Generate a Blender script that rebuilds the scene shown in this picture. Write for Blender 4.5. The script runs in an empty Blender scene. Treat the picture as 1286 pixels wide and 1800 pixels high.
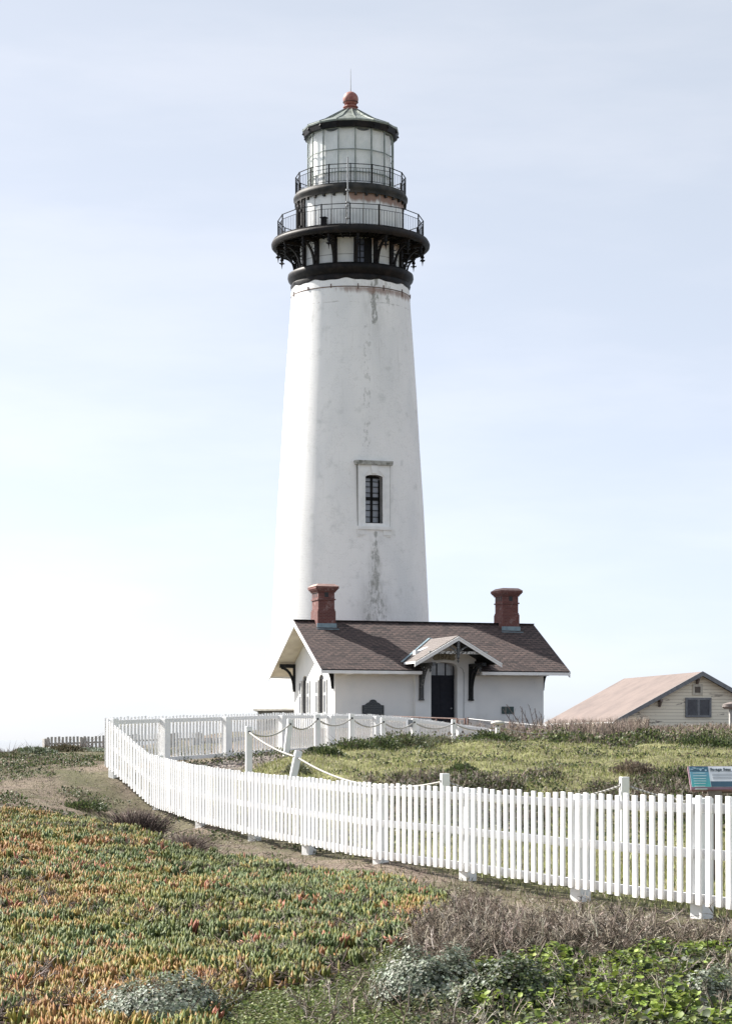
import bpy, bmesh, math, random
import numpy as np
from mathutils import Vector, Matrix
random.seed(7); RNG = np.random.default_rng(7)
PI = math.pi; R = math.radians
SC = bpy.context.scene; COL = SC.collection

# ------------------------------------------------------------------ camera
FPX = 3800.0
cam = bpy.data.cameras.new('camera'); camo = bpy.data.objects.new('camera', cam); COL.objects.link(camo)
cam.sensor_fit = 'HORIZONTAL'; cam.sensor_width = 36.0; cam.lens = 36.0*FPX/1286
cam.shift_y = 400.0/1286; cam.shift_x = 0.0
cam.clip_start = 0.3; cam.clip_end = 60000
camo.location = (0, 0, 0); camo.rotation_euler = (PI/2, 0, 0)
SC.camera = camo

# ------------------------------------------------------------------ light
SUN_EL = 39.0
SH = Vector((-0.86, 0.51, 0)).normalized()
sdir = Vector((SH.x*math.cos(R(SUN_EL)), SH.y*math.cos(R(SUN_EL)), math.sin(R(SUN_EL))))
W = bpy.data.worlds.new('World'); SC.world = W; W.use_nodes = True
wn = W.node_tree.nodes; wl = W.node_tree.links
bg = wn['Background']
sky = wn.new('ShaderNodeTexSky'); sky.sky_type = 'NISHITA'; sky.sun_disc = False
sky.sun_elevation = R(SUN_EL); sky.sun_rotation = math.atan2(SH.x, SH.y) % (2*PI)
sky.altitude = 10; sky.air_density = 0.3; sky.dust_density = 1.3; sky.ozone_density = 1.0
vl = wn.new('ShaderNodeMix'); vl.data_type = 'RGBA'; vl.blend_type = 'ADD'; vl.inputs['Factor'].default_value = 1   # thin even sea haze over the clear sky
hs_ = wn.new('ShaderNodeHueSaturation'); hs_.inputs['Saturation'].default_value = .72; hs_.inputs['Value'].default_value = .54; wl.new(sky.outputs[0], hs_.inputs['Color'])
wl.new(hs_.outputs[0], vl.inputs[6]); tc = wn.new('ShaderNodeTexCoord'); mp_ = wn.new('ShaderNodeMapping'); mp_.inputs['Scale'].default_value = (3, 3, 14); mp_.inputs['Rotation'].default_value = (0, .12, 0)
cn = wn.new('ShaderNodeTexNoise'); cn.inputs['Scale'].default_value = 1.6; cn.inputs['Detail'].default_value = 7; cn.inputs['Roughness'].default_value = .55
cr = wn.new('ShaderNodeMapRange'); cr.interpolation_type = 'SMOOTHSTEP'; cr.inputs[1].default_value = .42; cr.inputs[2].default_value = .72
wl.new(tc.outputs['Generated'], mp_.inputs[0]); wl.new(mp_.outputs[0], cn.inputs['Vector']); wl.new(cn.outputs['Fac'], cr.inputs[0])
cm = wn.new('ShaderNodeMix'); cm.data_type = 'RGBA'; cm.inputs[6].default_value = (1.98, 2.14, 2.28, 1); cm.inputs[7].default_value = (2.30, 2.40, 2.48, 1)   # thin high cloud veil
wl.new(cr.outputs[0], cm.inputs['Factor']); wl.new(cm.outputs[2], vl.inputs[7])
wl.new(vl.outputs[2], bg.inputs[0]); bg.inputs[1].default_value = 0.10
sl = bpy.data.lights.new('sun', 'SUN'); sl.energy = 5.0; sl.angle = R(0.5); sl.color = (1.0, 0.95, 0.88)
so = bpy.data.objects.new('sun', sl); COL.objects.link(so)
so.rotation_euler = sdir.to_track_quat('Z', 'Y').to_euler()
SC.view_settings.view_transform = 'Standard'; SC.view_settings.look = 'None'
SC.view_settings.exposure = 1.22; SC.view_settings.gamma = 1.0
SC.cycles.max_bounces = 6; SC.cycles.transparent_max_bounces = 6

# ------------------------------------------------------------------ helpers
def P(px, py, Y):
    return Vector(((px-643)/FPX*Y, Y, (1300-py)/FPX*Y))

class MB:
    def __init__(s): s.v = []; s.f = []; s.uv = None
    def add(s, vs, fs):
        n = len(s.v); s.v += [tuple(v) for v in vs]; s.f += [tuple(i+n for i in f) for f in fs]; return s
    def box(s, a, b, m=None):
        x0, y0, z0 = a; x1, y1, z1 = b
        vs = [Vector(c) for c in ((x0,y0,z0),(x1,y0,z0),(x1,y1,z0),(x0,y1,z0),(x0,y0,z1),(x1,y0,z1),(x1,y1,z1),(x0,y1,z1))]
        if m: vs = [m @ v for v in vs]
        return s.add(vs, [(3,2,1,0),(4,5,6,7),(0,1,5,4),(1,2,6,5),(2,3,7,6),(3,0,4,7)])
    def bar(s, a, b, w, h, up=Vector((0,0,1))):
        a = Vector(a); b = Vector(b); d = (b-a); L = d.length; d.normalize()
        x = d.cross(up)
        if x.length < 1e-4: x = d.cross(Vector((0,1,0)))
        x.normalize(); y = x.cross(d)
        vs = [p + x*sx*w/2 + y*sy*h/2 for p in (a, b) for sx, sy in ((-1,-1),(1,-1),(1,1),(-1,1))]
        return s.add(vs, [(3,2,1,0),(4,5,6,7),(0,1,5,4),(1,2,6,5),(2,3,7,6),(3,0,4,7)])
    def tube(s, pts, r, n=8, caps=True):
        pts = [Vector(p) for p in pts]; rs = r if isinstance(r, (list, tuple)) else [r]*len(pts)
        vs = []; fs = []; px = None
        for i, p in enumerate(pts):
            d = (pts[min(i+1, len(pts)-1)] - pts[max(i-1, 0)]).normalized()
            if px is None:
                px = d.cross(Vector((0,0,1)))
                if px.length < 1e-3: px = d.cross(Vector((0,1,0)))
            px = (px - d*px.dot(d)).normalized(); py = d.cross(px)
            for k in range(n):
                a = 2*PI*k/n; vs.append(p + (px*math.cos(a)+py*math.sin(a))*rs[i])
        for i in range(len(pts)-1):
            for k in range(n):
                fs.append((i*n+k, i*n+(k+1)%n, (i+1)*n+(k+1)%n, (i+1)*n+k))
        if caps: fs += [tuple(range(n))[::-1], tuple((len(pts)-1)*n+k for k in range(n))]
        return s.add(vs, fs)
    def lathe(s, prof, n=64, off=0.0, c=(0,0), close=True):
        vs = []; fs = []
        for r, z in prof:
            for k in range(n):
                a = 2*PI*k/n + off
                vs.append((c[0]+r*math.sin(a), c[1]-r*math.cos(a), z))
        m = len(prof)
        for i in range(m-1):
            for k in range(n): fs.append((i*n+k, i*n+(k+1)%n, (i+1)*n+(k+1)%n, (i+1)*n+k))
        if close: fs += [tuple(range(n))[::-1], tuple((m-1)*n+k for k in range(n))]
        return s.add(vs, fs)
    def prism(s, poly, f, d):
        """poly list of 2d, f maps (a,b)->Vector, d extrusion vector"""
        n = len(poly); A = [f(a, b) for a, b in poly]; B = [p+Vector(d) for p in A]
        return s.add(A+B, [tuple(range(n))[::-1], tuple(n+i for i in range(n))] + [(i, (i+1)%n, n+(i+1)%n, n+i) for i in range(n)])
    def ball(s, c, r, n=12, m=8, sz=1.0):
        return s.lathe([(max(r*math.sin(PI*i/m), 1e-3), c[2]-sz*r*math.cos(PI*i/m)) for i in range(m+1)], n, c=(c[0], c[1]))
    def mesh(s, name, mat, smooth=False, bevel=0):
        me = bpy.data.meshes.new(name); me.from_pydata(s.v, [], s.f)
        bm = bmesh.new(); bm.from_mesh(me); bmesh.ops.recalc_face_normals(bm, faces=bm.faces)
        if bevel: bmesh.ops.bevel(bm, geom=bm.edges, offset=bevel, segments=1, affect='EDGES')
        bm.to_mesh(me); bm.free()
        if mat: me.materials.append(mat)
        if smooth:
            me.polygons.foreach_set('use_smooth', [True]*len(me.polygons))
            if smooth != True: me.set_sharp_from_angle(angle=R(smooth))
        me.update(); return me
    def build(s, name, mat, parent=None, loc=(0,0,0), smooth=False, bevel=0, label=None):
        o = bpy.data.objects.new(name, s.mesh(name, mat, smooth, bevel)); COL.objects.link(o)
        o.location = loc
        if parent: o.parent = parent
        if label: o['label'] = label
        return o

def thing(name, label, cat, loc=(0,0,0), rz=0, group=None):
    o = bpy.data.objects.new(name, None); COL.objects.link(o); o.location = loc; o.rotation_euler = (0,0,rz)
    o.empty_display_size = 0.2
    return tag(o, label, cat, group)
def tag(o, label, cat, group=None):
    o['label'] = label; o['category'] = cat
    if group: o['group'] = group
    return o
def cut(o, mb):
    c = bpy.data.objects.new('cutter', mb.mesh('cutter', None)); COL.objects.link(c)
    c.matrix_world = Matrix.Translation(o.location)
    par = o.parent; o.parent = None
    m = o.modifiers.new('b', 'BOOLEAN'); m.operation = 'DIFFERENCE'; m.object = c; m.solver = 'EXACT'
    bpy.context.view_layer.update()
    dg = bpy.context.evaluated_depsgraph_get()
    me = bpy.data.meshes.new_from_object(o.evaluated_get(dg)); o.modifiers.clear(); o.data = me
    bpy.data.objects.remove(c); o.parent = par

# ------------------------------------------------------------------ materials
class NT:
    def __init__(s, name):
        s.m = bpy.data.materials.new(name); s.m.use_nodes = True; s.t = s.m.node_tree; s.n = s.t.nodes; s.l = s.t.links
        s.b = s.n['Principled BSDF']; s._o = None
    def obj(s):
        if not s._o: s._o = s.n.new('ShaderNodeTexCoord')
        return s._o.outputs['Object']
    def uv(s):
        s.obj(); return s._o.outputs['UV']
    def setin(s, sock, v):
        if isinstance(v, E): v = v.s
        if isinstance(v, bpy.types.NodeSocket): s.l.new(v, sock)
        elif isinstance(v, (tuple, list)) and len(v) == 3 and sock.type == 'RGBA': sock.default_value = (*v, 1)
        else: sock.default_value = v
    def math(s, op, a, b=None, c=None, clamp=False):
        n = s.n.new('ShaderNodeMath'); n.operation = op; n.use_clamp = clamp
        for i, v in enumerate((a, b, c)):
            if v is not None: s.setin(n.inputs[i], v)
        return E(s, n.outputs[0])
    def noise(s, scale, detail=4, vec=None, rough=.5, stretch=None, color=False, w=0):
        n = s.n.new('ShaderNodeTexNoise'); n.inputs['Scale'].default_value = scale; n.inputs['Detail'].default_value = detail
        n.inputs['Roughness'].default_value = rough
        v = vec if vec is not None else s.obj()
        if stretch or w:
            mp = s.n.new('ShaderNodeMapping'); mp.inputs['Scale'].default_value = stretch or (1,1,1)
            mp.inputs['Location'].default_value = (w, w*1.7, w*.3)
            s.setin(mp.inputs[0], v); v = mp.outputs[0]
        s.setin(n.inputs['Vector'], v)
        return n.outputs['Color'] if color else E(s, n.outputs['Fac'])
    def ramp(s, f, a, b):
        n = s.n.new('ShaderNodeMapRange'); n.interpolation_type = 'SMOOTHSTEP'
        s.setin(n.inputs[0], f); n.inputs[1].default_value = a; n.inputs[2].default_value = b
        return E(s, n.outputs[0])
    def mix(s, f, a, b, mode='MIX'):
        n = s.n.new('ShaderNodeMix'); n.data_type = 'RGBA'; n.blend_type = mode
        s.setin(n.inputs['Factor'], f); s.setin(n.inputs[6], a); s.setin(n.inputs[7], b)
        return n.outputs[2]
    def xyz(s, v=None):
        n = s.n.new('ShaderNodeSeparateXYZ'); s.setin(n.inputs[0], v if v is not None else s.obj())
        return [E(s, o) for o in n.outputs]
    def comb(s, x, y, z):
        n = s.n.new('ShaderNodeCombineXYZ')
        for i, v in enumerate((x, y, z)): s.setin(n.inputs[i], v)
        return n.outputs[0]
    def bump(s, h, strength=.3, dist=.02):
        n = s.n.new('ShaderNodeBump'); n.inputs['Strength'].default_value = strength; n.inputs['Distance'].default_value = dist
        s.setin(n.inputs['Height'], h); s.l.new(n.outputs[0], s.b.inputs['Normal'])
    def out(s, col, rough=.6, metal=0, spec=.5):
        s.setin(s.b.inputs['Base Color'], col); s.setin(s.b.inputs['Roughness'], rough); s.setin(s.b.inputs['Metallic'], metal)
        s.b.inputs['Specular IOR Level'].default_value = spec
        return s.m
class E:
    def __init__(s, t, sock): s.t = t; s.s = sock
    def __add__(s, o): return s.t.math('ADD', s, o)
    def __sub__(s, o): return s.t.math('SUBTRACT', s, o)
    def __rsub__(s, o): return s.t.math('SUBTRACT', o, s)
    def __mul__(s, o): return s.t.math('MULTIPLY', s, o)
    def __truediv__(s, o): return s.t.math('DIVIDE', s, o)
    def abs(s): return s.t.math('ABSOLUTE', s)
    def max(s, o): return s.t.math('MAXIMUM', s, o)
    def min(s, o): return s.t.math('MINIMUM', s, o)

def simple(name, col, rough=.6, var=.25, scale=6, bump=.15, metal=0, dist=.01, col2=None, lo=.35, hi=.7, spec=.5):
    t = NT(name); c2 = col2 or tuple(c*(1-var) for c in col)
    t.bump(t.noise(scale*5, 5), bump, dist)
    return t.out(t.mix(t.ramp(t.noise(scale, 6), lo, hi), col, c2), rough, metal, spec)

M = {}
# stained lighthouse masonry
t = NT('tower_paint')
x, y, z = t.xyz()
front = t.ramp(y, 0.5, -0.5)
ang = t.math('ARCTAN2', x, y*-1.0)
br = t.n.new('ShaderNodeTexBrick'); t.setin(br.inputs['Vector'], t.comb(ang*4.0, z, 0.0))
br.inputs['Scale'].default_value = 1.0; br.inputs['Brick Width'].default_value = .26; br.inputs['Row Height'].default_value = .085
br.inputs['Mortar Size'].default_value = .012; br.inputs['Mortar Smooth'].default_value = 1.0
base = t.mix(t.ramp(t.noise(.55, 5, stretch=(1,1,.45)), .38, .68), (.90,.895,.885), (.81,.815,.815))
base = t.mix(t.ramp(t.noise(1.3, 6, w=9, rough=.6), .55, .75)*.6, base, (.62,.63,.62))
fine = t.ramp(t.noise(5.0, 8, rough=.74, w=3, stretch=(1,1,.45)), .36, .66)
st = t.noise(2.2, 7, stretch=(1,1,.10), rough=.7)
def stain(xc, w0, w1, ztop, zbot, thr, k=1.0, soft=.12):
    """a run of dirt from ztop down to zbot, w0 wide above and w1 wide below"""
    h = t.ramp(z, zbot, ztop)                       # 0 low .. 1 top
    wd = h*(w0-w1) + w1
    lat = 1.0 - t.ramp((x-xc).abs()/wd, .25, 1.0)
    gate = t.ramp(z, zbot, zbot+1.2)*(1.0-t.ramp(z, ztop-.05, ztop+.05))
    return t.ramp(lat*gate*front*.5 + fine*.5, thr, thr+soft)*t.ramp(lat*gate*front, 0.0, .1)*k
s1 = stain(1.35, .30, 1.45, 11.2, 4.3, .60, .68, .34)
s2 = stain(1.40, .14, .20, 11.2, 8.6, .50, .75, .3)
s3 = stain(1.30, .40, .22, 25.2, 21.6, .58, .8, .2)
s4 = stain(2.05, .32, .12, 25.2, 22.6, .66, .6, .15)
s5 = stain(.9, .5, .5, 22.5, 14.5, .80, .35, .12)
grime = s1.max(s2).max(s3).max(s4).max(s5)
soft = (1.0-t.ramp((x-1.35).abs()/(2.0-t.ramp(z, 4, 11.2)*1.55), .1, 1.0))*front*(1.0-t.ramp(z, 10.9, 11.3))
soft2 = (1.0-t.ramp((x-1.25).abs(), .1, .9))*front*t.ramp(z, 19.5, 25)
base = t.mix(soft.max(soft2)*t.ramp(t.noise(2.2, 7, stretch=(1,1,.35), rough=.7, w=8), .36, .68)*.62, base, (.44,.435,.41))
run = t.noise(3.2, 6, stretch=(1,1,.035), rough=.6, w=12)
base = t.mix(t.ramp(run, .58, .72)*t.ramp(z, 5, 24)*.30, base, (.52,.51,.49))
crk = 1.0-t.ramp((t.noise(.9, 5, rough=.7, w=20)-.5).abs(), .001, .006)
base = t.mix(crk*.30, base, (.40,.39,.37))
base = t.mix(grime*.82, base, (.16,.165,.14))
drip = (1.0-t.ramp(z, 24.42, 24.5))*t.ramp(z, 23.5, 24.45)*front*t.ramp(x, -2.2, .2)
base = t.mix(t.ramp(drip*.5 + st*.6, .60, .78)*.75, base, (.22,.12,.085))
up = t.ramp(z, 24.5, 25.1)*t.ramp(x, -1.4, .4)*front
base = t.mix(t.ramp(up*.35 + t.noise(5, 6, stretch=(1,1,.3), w=5)*.7, .60, .74)*.75, base, (.24,.22,.17))
ring = 1.0-t.ramp((z-23.75+t.noise(2.5, 4)*.16).abs(), .012, .035)
base = t.mix(ring*t.ramp(t.noise(3, 3, w=4), .42, .6)*.6, base, (.4,.38,.36))
t.bump(E(t, br.outputs['Fac'])*-.6 + t.noise(14, 5)*.8, .35, .02)
M['tower'] = t.out(base, .75)
# upper drum plates, rust streaks
t = NT('drum_paint'); x, y, z = t.xyz()
front = t.ramp(y, .3, -.3)
base = t.mix(t.ramp(t.noise(.9, 5), .4, .7), (.80,.80,.78), (.62,.64,.64))
st = t.noise(2.6, 6, stretch=(1,1,.16), rough=.65)
rz = t.ramp(z, 28.7, 29.75)*front*t.ramp(x, -.6, .3)
base = t.mix(t.ramp(rz*.5 + st*.5, .40, .56)*.85, base, (.23,.10,.05))
base = t.mix(t.ramp(rz*.4 + t.noise(4, 6, stretch=(1,1,.3), w=7)*.55, .63, .74)*.8, base, (.11,.05,.03))
rr = t.ramp(z, 26.3, 27.1)*front*t.ramp(x, .8, 1.3)*(1.0-t.ramp(x, 2.6, 3.2))*(1.0-t.ramp(z, 27.3, 27.5))
base = t.mix(t.ramp(rr*.5 + st*.5, .5, .8)*.7, base, (.38,.19,.11))
gl = (1.0-t.ramp((z-26.35).abs(), .012, .03))*(1.0-t.ramp(z, 27, 27.2))
base = t.mix(gl*.7, base, (.2,.19,.18))
base = t.mix(t.ramp(t.noise(7, 7, w=2, rough=.7), .63, .75)*.5, base, (.3,.25,.21))
t.bump(t.noise(5, 4), .2, .02)
M['drum'] = t.out(base, .6)
M['white'] = simple('white_paint', (.84,.845,.84), .6, scale=3, col2=(.76,.77,.77), bump=.12)
t = NT('picket_paint'); oi = t.n.new('ShaderNodeObjectInfo')
c0 = t.mix(E(t, oi.outputs['Random']), (.86,.86,.86), (.77,.77,.765))
c0 = t.mix(t.ramp(t.noise(3, 6, rough=.7, stretch=(4,4,1)), .58, .74)*.5, c0, (.60,.585,.55))
px_, py_, pz_ = t.xyz()
c0 = t.mix((1.0-t.ramp(pz_+t.noise(6, 5)*.25, -.90, -.62))*.30, c0, (.52,.47,.40))
c0 = t.mix(t.ramp(t.noise(11, 7, rough=.75, w=4), .66, .72)*.6, c0, (.35,.33,.30))
t.bump(t.noise(20, 5, stretch=(1,1,.15)), .2, .005)
M['picket'] = t.out(c0, .55)
t = NT('house_plaster')
c0 = t.mix(t.ramp(t.noise(.7, 6), .35, .7), (.84,.84,.83), (.74,.755,.76))
c0 = t.mix(t.ramp(t.noise(5, 7, rough=.7, w=5), .60, .74)*.5, c0, (.55,.55,.53))
x, y, z = t.xyz()
c0 = t.mix((1.0-t.ramp(z+t.noise(2, 5)*.8, .9, 1.8))*.55, c0, (.52,.50,.46))
t.bump(t.noise(25, 6), .25, .01)
M['plaster'] = t.out(c0, .8)
M['black'] = simple('black_iron', (.008,.008,.009), .5, scale=2.5, col2=(.022,.018,.017), bump=.3, lo=.45, hi=.75, dist=.02, spec=.15)
M['ironrust'] = simple('rusting_iron', (.009,.0085,.009), .55, scale=1.6, col2=(.024,.018,.016), bump=.4, lo=.4, hi=.7, dist=.02, spec=.2)
M['dark'] = simple('dark_recess', (.012,.013,.017), .5, scale=3)
M['navy'] = simple('navy_door_paint', (.008,.010,.018), .5, scale=5, col2=(.014,.015,.024), spec=.2)
M['darkwood'] = simple('black_bracket_paint', (.012,.014,.016), .6, scale=7, col2=(.05,.05,.048), lo=.55, hi=.78, spec=.2)
M['peel'] = simple('peeling_timber', (.50,.50,.48), .7, scale=9, col2=(.06,.06,.06), lo=.50, hi=.56)
M['peeldark'] = simple('peeling_dark_timber', (.07,.075,.08), .7, scale=11, col2=(.42,.42,.41), lo=.60, hi=.68)
M['cream'] = simple('cream_boards', (.72,.68,.58), .7, scale=2, col2=(.60,.56,.47))
M['patina'] = simple('green_grey_patina', (.16,.185,.165), .45, scale=2.2, col2=(.30,.33,.30), bump=.2, metal=.3)
M['redball'] = simple('red_vent_paint', (.24,.075,.06), .6, scale=5, col2=(.33,.15,.12))
M['bronze'] = simple('dark_bronze', (.03,.036,.042), .45, scale=14, col2=(.07,.082,.088), bump=.6, lo=.5, hi=.65)
M['greenplq'] = simple('dark_green_plate', (.02,.05,.05), .4, scale=12, col2=(.03,.065,.06))
M['flash'] = simple('lead_flashing', (.22,.30,.34), .5, scale=4, col2=(.15,.21,.25))
M['galv'] = simple('galvanised_steel', (.38,.39,.40), .6, scale=6, metal=.2)
M['rust'] = simple('rusty_pipe', (.17,.09,.075), .7, scale=12, col2=(.28,.2,.17))
M['rope'] = None
t = NT('twisted_rope')
x, y, z = t.xyz(t.uv())
s_ = t.math('SINE', (x*18.0+y)*6.283)
t.bump(s_, .8, .01)
M['rope'] = t.out(t.mix(t.ramp(s_, -.9, .3), (.22,.21,.195), (.60,.58,.54)), .9)
# shingles (uv in metres: u along eave, v up the slope)
def shingle(name, ca, cb, cc, line):
    t = NT(name)
    uv = t.uv(); u, v, w = t.xyz(uv)
    b = t.n.new('ShaderNodeTexBrick'); t.setin(b.inputs['Vector'], uv); b.inputs['Scale'].default_value = 1
    b.inputs['Brick Width'].default_value = .36; b.inputs['Row Height'].default_value = .22; b.inputs['Mortar Size'].default_value = .014
    b.inputs['Mortar Smooth'].default_value = .25; b.inputs['Bias'].default_value = 0
    b.inputs['Color1'].default_value = (*ca, 1); b.inputs['Color2'].default_value = (*cb, 1); b.inputs['Mortar'].default_value = (*line, 1)
    row = t.math('FRACT', v/.22)
    rowi = t.math('FLOOR', v/.22)
    tab = t.math('FRACT', u/.36 + rowi*.42 + t.noise(1.5, 2)*.5)
    dk = (1.0-t.ramp(row, .30, .46))*t.ramp((tab-.5).abs(), .20, .26)  # shadow lines of the shingle courses, painted into the colour
    c = t.mix(dk*.93, b.outputs['Color'], line)
    wn_ = t.n.new('ShaderNodeTexWhiteNoise'); wn_.noise_dimensions = '2D'; t.setin(wn_.inputs['Vector'], t.comb(t.math('FLOOR', u/.36 + rowi*.42), rowi, 0.0))
    c = t.mix(t.ramp(E(t, wn_.outputs['Value']), .78, .95)*.55, c, line)
    c = t.mix(t.ramp(t.noise(1.2, 5), .4, .7)*.5, c, cc)
    t.bump(row*-1.0 + E(t, b.outputs['Fac'])*-.6, .7, .02)
    return t.out(c, .85)
M['shingle'] = shingle('brown_shingles', (.105,.070,.062), (.050,.033,.032), (.075,.05,.046), (.004,.003,.004))
M['shingle_pale'] = shingle('pale_pink_shingles', (.19,.165,.155), (.15,.13,.122), (.17,.148,.14), (.11,.094,.088))
# chimney brick
t = NT('red_brick')
x, y, z = t.xyz()
b = t.n.new('ShaderNodeTexBrick'); t.setin(b.inputs['Vector'], t.comb(x+y, z, 0.0)); b.inputs['Scale'].default_value = 1
b.inputs['Brick Width'].default_value = .22; b.inputs['Row Height'].default_value = .075; b.inputs['Mortar Size'].default_value = .007
b.inputs['Color1'].default_value = (.155,.055,.047,1); b.inputs['Color2'].default_value = (.11,.036,.033,1); b.inputs['Mortar'].default_value = (.17,.11,.10,1)
c = t.mix(t.ramp(t.noise(3.5, 8, rough=.7), .54, .66)*.55, b.outputs['Color'], (.34,.26,.245))
t.bump(E(t, b.outputs['Fac'])*-1.0, .4, .01)
M['brick'] = t.out(c, .85)
# barn boards
t = NT('barn_siding'); x, y, z = t.xyz()
row = t.math('FRACT', z/.19)
c = t.mix(t.ramp(t.noise(.8, 5), .4, .7), (.86,.80,.66), (.77,.71,.58))
c = t.mix(t.ramp(t.noise(1.6, 8, stretch=(.5,.5,2.4), rough=.68, w=3), .60, .635)*(1.0-t.ramp(z, 2.0, 3.0)*.8), c, (.20,.17,.15))
c = t.mix(t.ramp(row, .86, .97)*.85, c, (.22,.19,.16))
t.bump(row*-1.0, .5, .03)
M['siding'] = t.out(c, .8)
t = NT('barn_roofing')
u, v, w = t.xyz(t.uv())
c = t.mix(t.ramp(t.noise(.5, 6, rough=.65), .35, .7), (.19,.15,.135), (.135,.108,.10))
c = t.mix(t.ramp(t.noise(5, 7, rough=.8), .5, .75)*.5, c, (.27,.20,.185))
rw = t.math('FRACT', v/.22)
c = t.mix(t.ramp(rw, .85, .97)*.35, c, (.13,.09,.08))
t.bump(rw*-1.0+t.noise(20, 5)*.5, .3, .01)
M['barnroof'] = t.out(c, .9)
M['greytrim'] = simple('grey_trim_paint', (.155,.165,.185), .6, scale=5, col2=(.21,.22,.235))
M['greywood'] = simple('weathered_grey_wood', (.42,.41,.39), .85, scale=10, col2=(.27,.26,.25), bump=.4)
M['woodpost'] = simple('brown_grey_timber', (.22,.185,.17), .8, scale=9, col2=(.14,.12,.11), bump=.4)
M['concrete'] = simple('weathered_concrete', (.55,.53,.48), .9, scale=3, col2=(.38,.37,.34), bump=.3)
M['stoneshade'] = simple('stained_shaded_stone', (.20,.20,.19), .9, scale=4, col2=(.11,.11,.10), bump=.5)  # stained plinth stone, shade of its near side put into the colour
def glass(name, col, rough=.08):
    t = NT(name)
    return t.out(t.mix(t.ramp(t.noise(1.5, 3), .4, .7), col, tuple(c*1.5 for c in col)), rough, 0, .8)
M['glass'] = glass('dark_glass', (.035,.04,.05), .1)
M['glassgrey'] = glass('grey_glass', (.20,.21,.235), .2)
# lantern glazing: clear, faintly dirty; curtain behind
t = NT('lantern_glass')
t.b.inputs['Transmission Weight'].default_value = 0.0
t.b.inputs['Alpha'].default_value = .08
M['lglass'] = t.out(t.mix(t.ramp(t.noise(3, 4), .4, .7), (.75,.78,.78), (.6,.64,.64)), .12, 0, .7)
t = NT('lantern_curtain')
t.bump(t.noise(3, 4, stretch=(1,1,.3)), .6, .05)
M['curtain'] = t.out(t.mix(t.ramp(t.noise(1.4, 5, rough=.6), .35, .65), (.90,.91,.90), (.76,.79,.78)), .8)

def vcol(name, rough=.6, trans=.0, spec=.3, var=.25, nscale=30):
    t = NT(name); a = t.n.new('ShaderNodeAttribute'); a.attribute_name = 'Col'
    c = t.mix(t.ramp(t.noise(nscale, 2), .3, .7)*var, a.outputs['Color'], (.03,.035,.02))
    m = t.out(c, rough, 0, spec)
    if trans:
        tr = t.n.new('ShaderNodeBsdfTranslucent'); t.l.new(c, tr.inputs[0])
        mx = t.n.new('ShaderNodeMixShader'); mx.inputs[0].default_value = trans
        t.l.new(t.b.outputs[0], mx.inputs[1]); t.l.new(tr.outputs[0], mx.inputs[2])
        t.l.new(mx.outputs[0], t.n['Material Output'].inputs[0])
    return m
M['leaf'] = vcol('leaf_matter', .55, .25)
M['succ'] = vcol('succulent_leaf', .55, .30, .25, var=.12)
M['twig'] = vcol('twig_bark', .85, 0)

# ------------------------------------------------------------------ terrain
CTRL = np.array([
 (-8,2,-1.65),(0,2,-1.65),(8,2,-1.65),(-6,10,-1.66),(0,10,-1.68),(6,10,-1.68),(-5,15,-1.66),(0,15,-1.66),(5,15,-1.66),(-4,22,-1.6),(0,21,-1.64),
 (-4.5,25,-1.55),(-5.5,30,-1.40),(-6.0,35,-1.20),(-9,35,-1.1),(-6.8,42,-.90),(-10,45,-.82),(-8,50,-.66),(-10,60,-.52),(-16,60,-.6),(-6,60,-.42),
 (-9.5,70,-.42),(-5,75,-.38),(-12,100,-.75),(-11,110,-.75),(-20,110,-1.0),(-22,30,-1.2),(-24,80,-1.2),(-3.35,32.4,-1.45),(-2.4,29.7,-1.58),
 (2.96,19.7,-1.63),(2.13,22.5,-1.70),(1.11,25.7,-1.70),(.09,28.4,-1.66),(-.94,31.7,-1.70),(-1.88,34.5,-1.62),(-3.0,38,-1.57),(-4.12,41.8,-1.38),(-5.2,43.7,-.70),
 (-4.4,46.3,-.57),(-3.3,49.5,-.50),(-2.15,53,-.42),(-1.02,57,-.38),(.18,61,-.36),(1.4,65,-.36),(2.9,70,-.45),(4.2,76,-.4),
 (-2.22,41,-.85),(-1.37,37,-1.25),(-1.78,48,-.45),(1.13,31,-1.5),(3.7,31,-1.52),
 (.7,45,-.50),(4.5,45,-.5),(.5,39,-.85),(4,38.5,-.92),(.6,34,-1.3),(4,34,-1.38),(0,52,-.24),(3,52,-.22),(2,58,-.17),(5,60,-.2),(8,60,-.22),(-.8,50.5,-.32),
 (-1.5,105,.5),(9,109,.5),(5,100,.22),(0,95,.0),(10,95,.1),(-8,120,.3),(5,130,.5),(14,120,.5),(25,125,.5),(20,95,.3),(12,85,.15),(18,80,.3),
 (6,80,-.12),(0,80,-.15),(3,72,-.3),(-3,70,-.35),(-2,85,-.1),(10,70,-.12),(14,60,-.3),(9,50,-.5),(12,40,-.85),(10,30,-1.45),(8,22,-1.62),(14,15,-1.65),(24,40,-.9),(30,70,-.2),(35,110,.3),(0,150,.2),(-20,140,-1.2),(30,150,.3)], float)
def _k(r2): return np.where(r2 > 0, .5*r2*np.log(np.maximum(r2, 1e-12)), 0)
_n = len(CTRL); _xy = CTRL[:, :2]*[1, .45]
_A = np.zeros((_n+3, _n+3)); _d = ((_xy[:, None]-_xy[None])**2).sum(-1)
_A[:_n, :_n] = _k(_d) + np.eye(_n)*.35; _A[:_n, _n] = 1; _A[:_n, _n+1:] = _xy; _A[_n:, :_n] = _A[:_n, _n:].T
_w = np.linalg.solve(_A, np.concatenate([CTRL[:, 2], [0, 0, 0]]))
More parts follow.
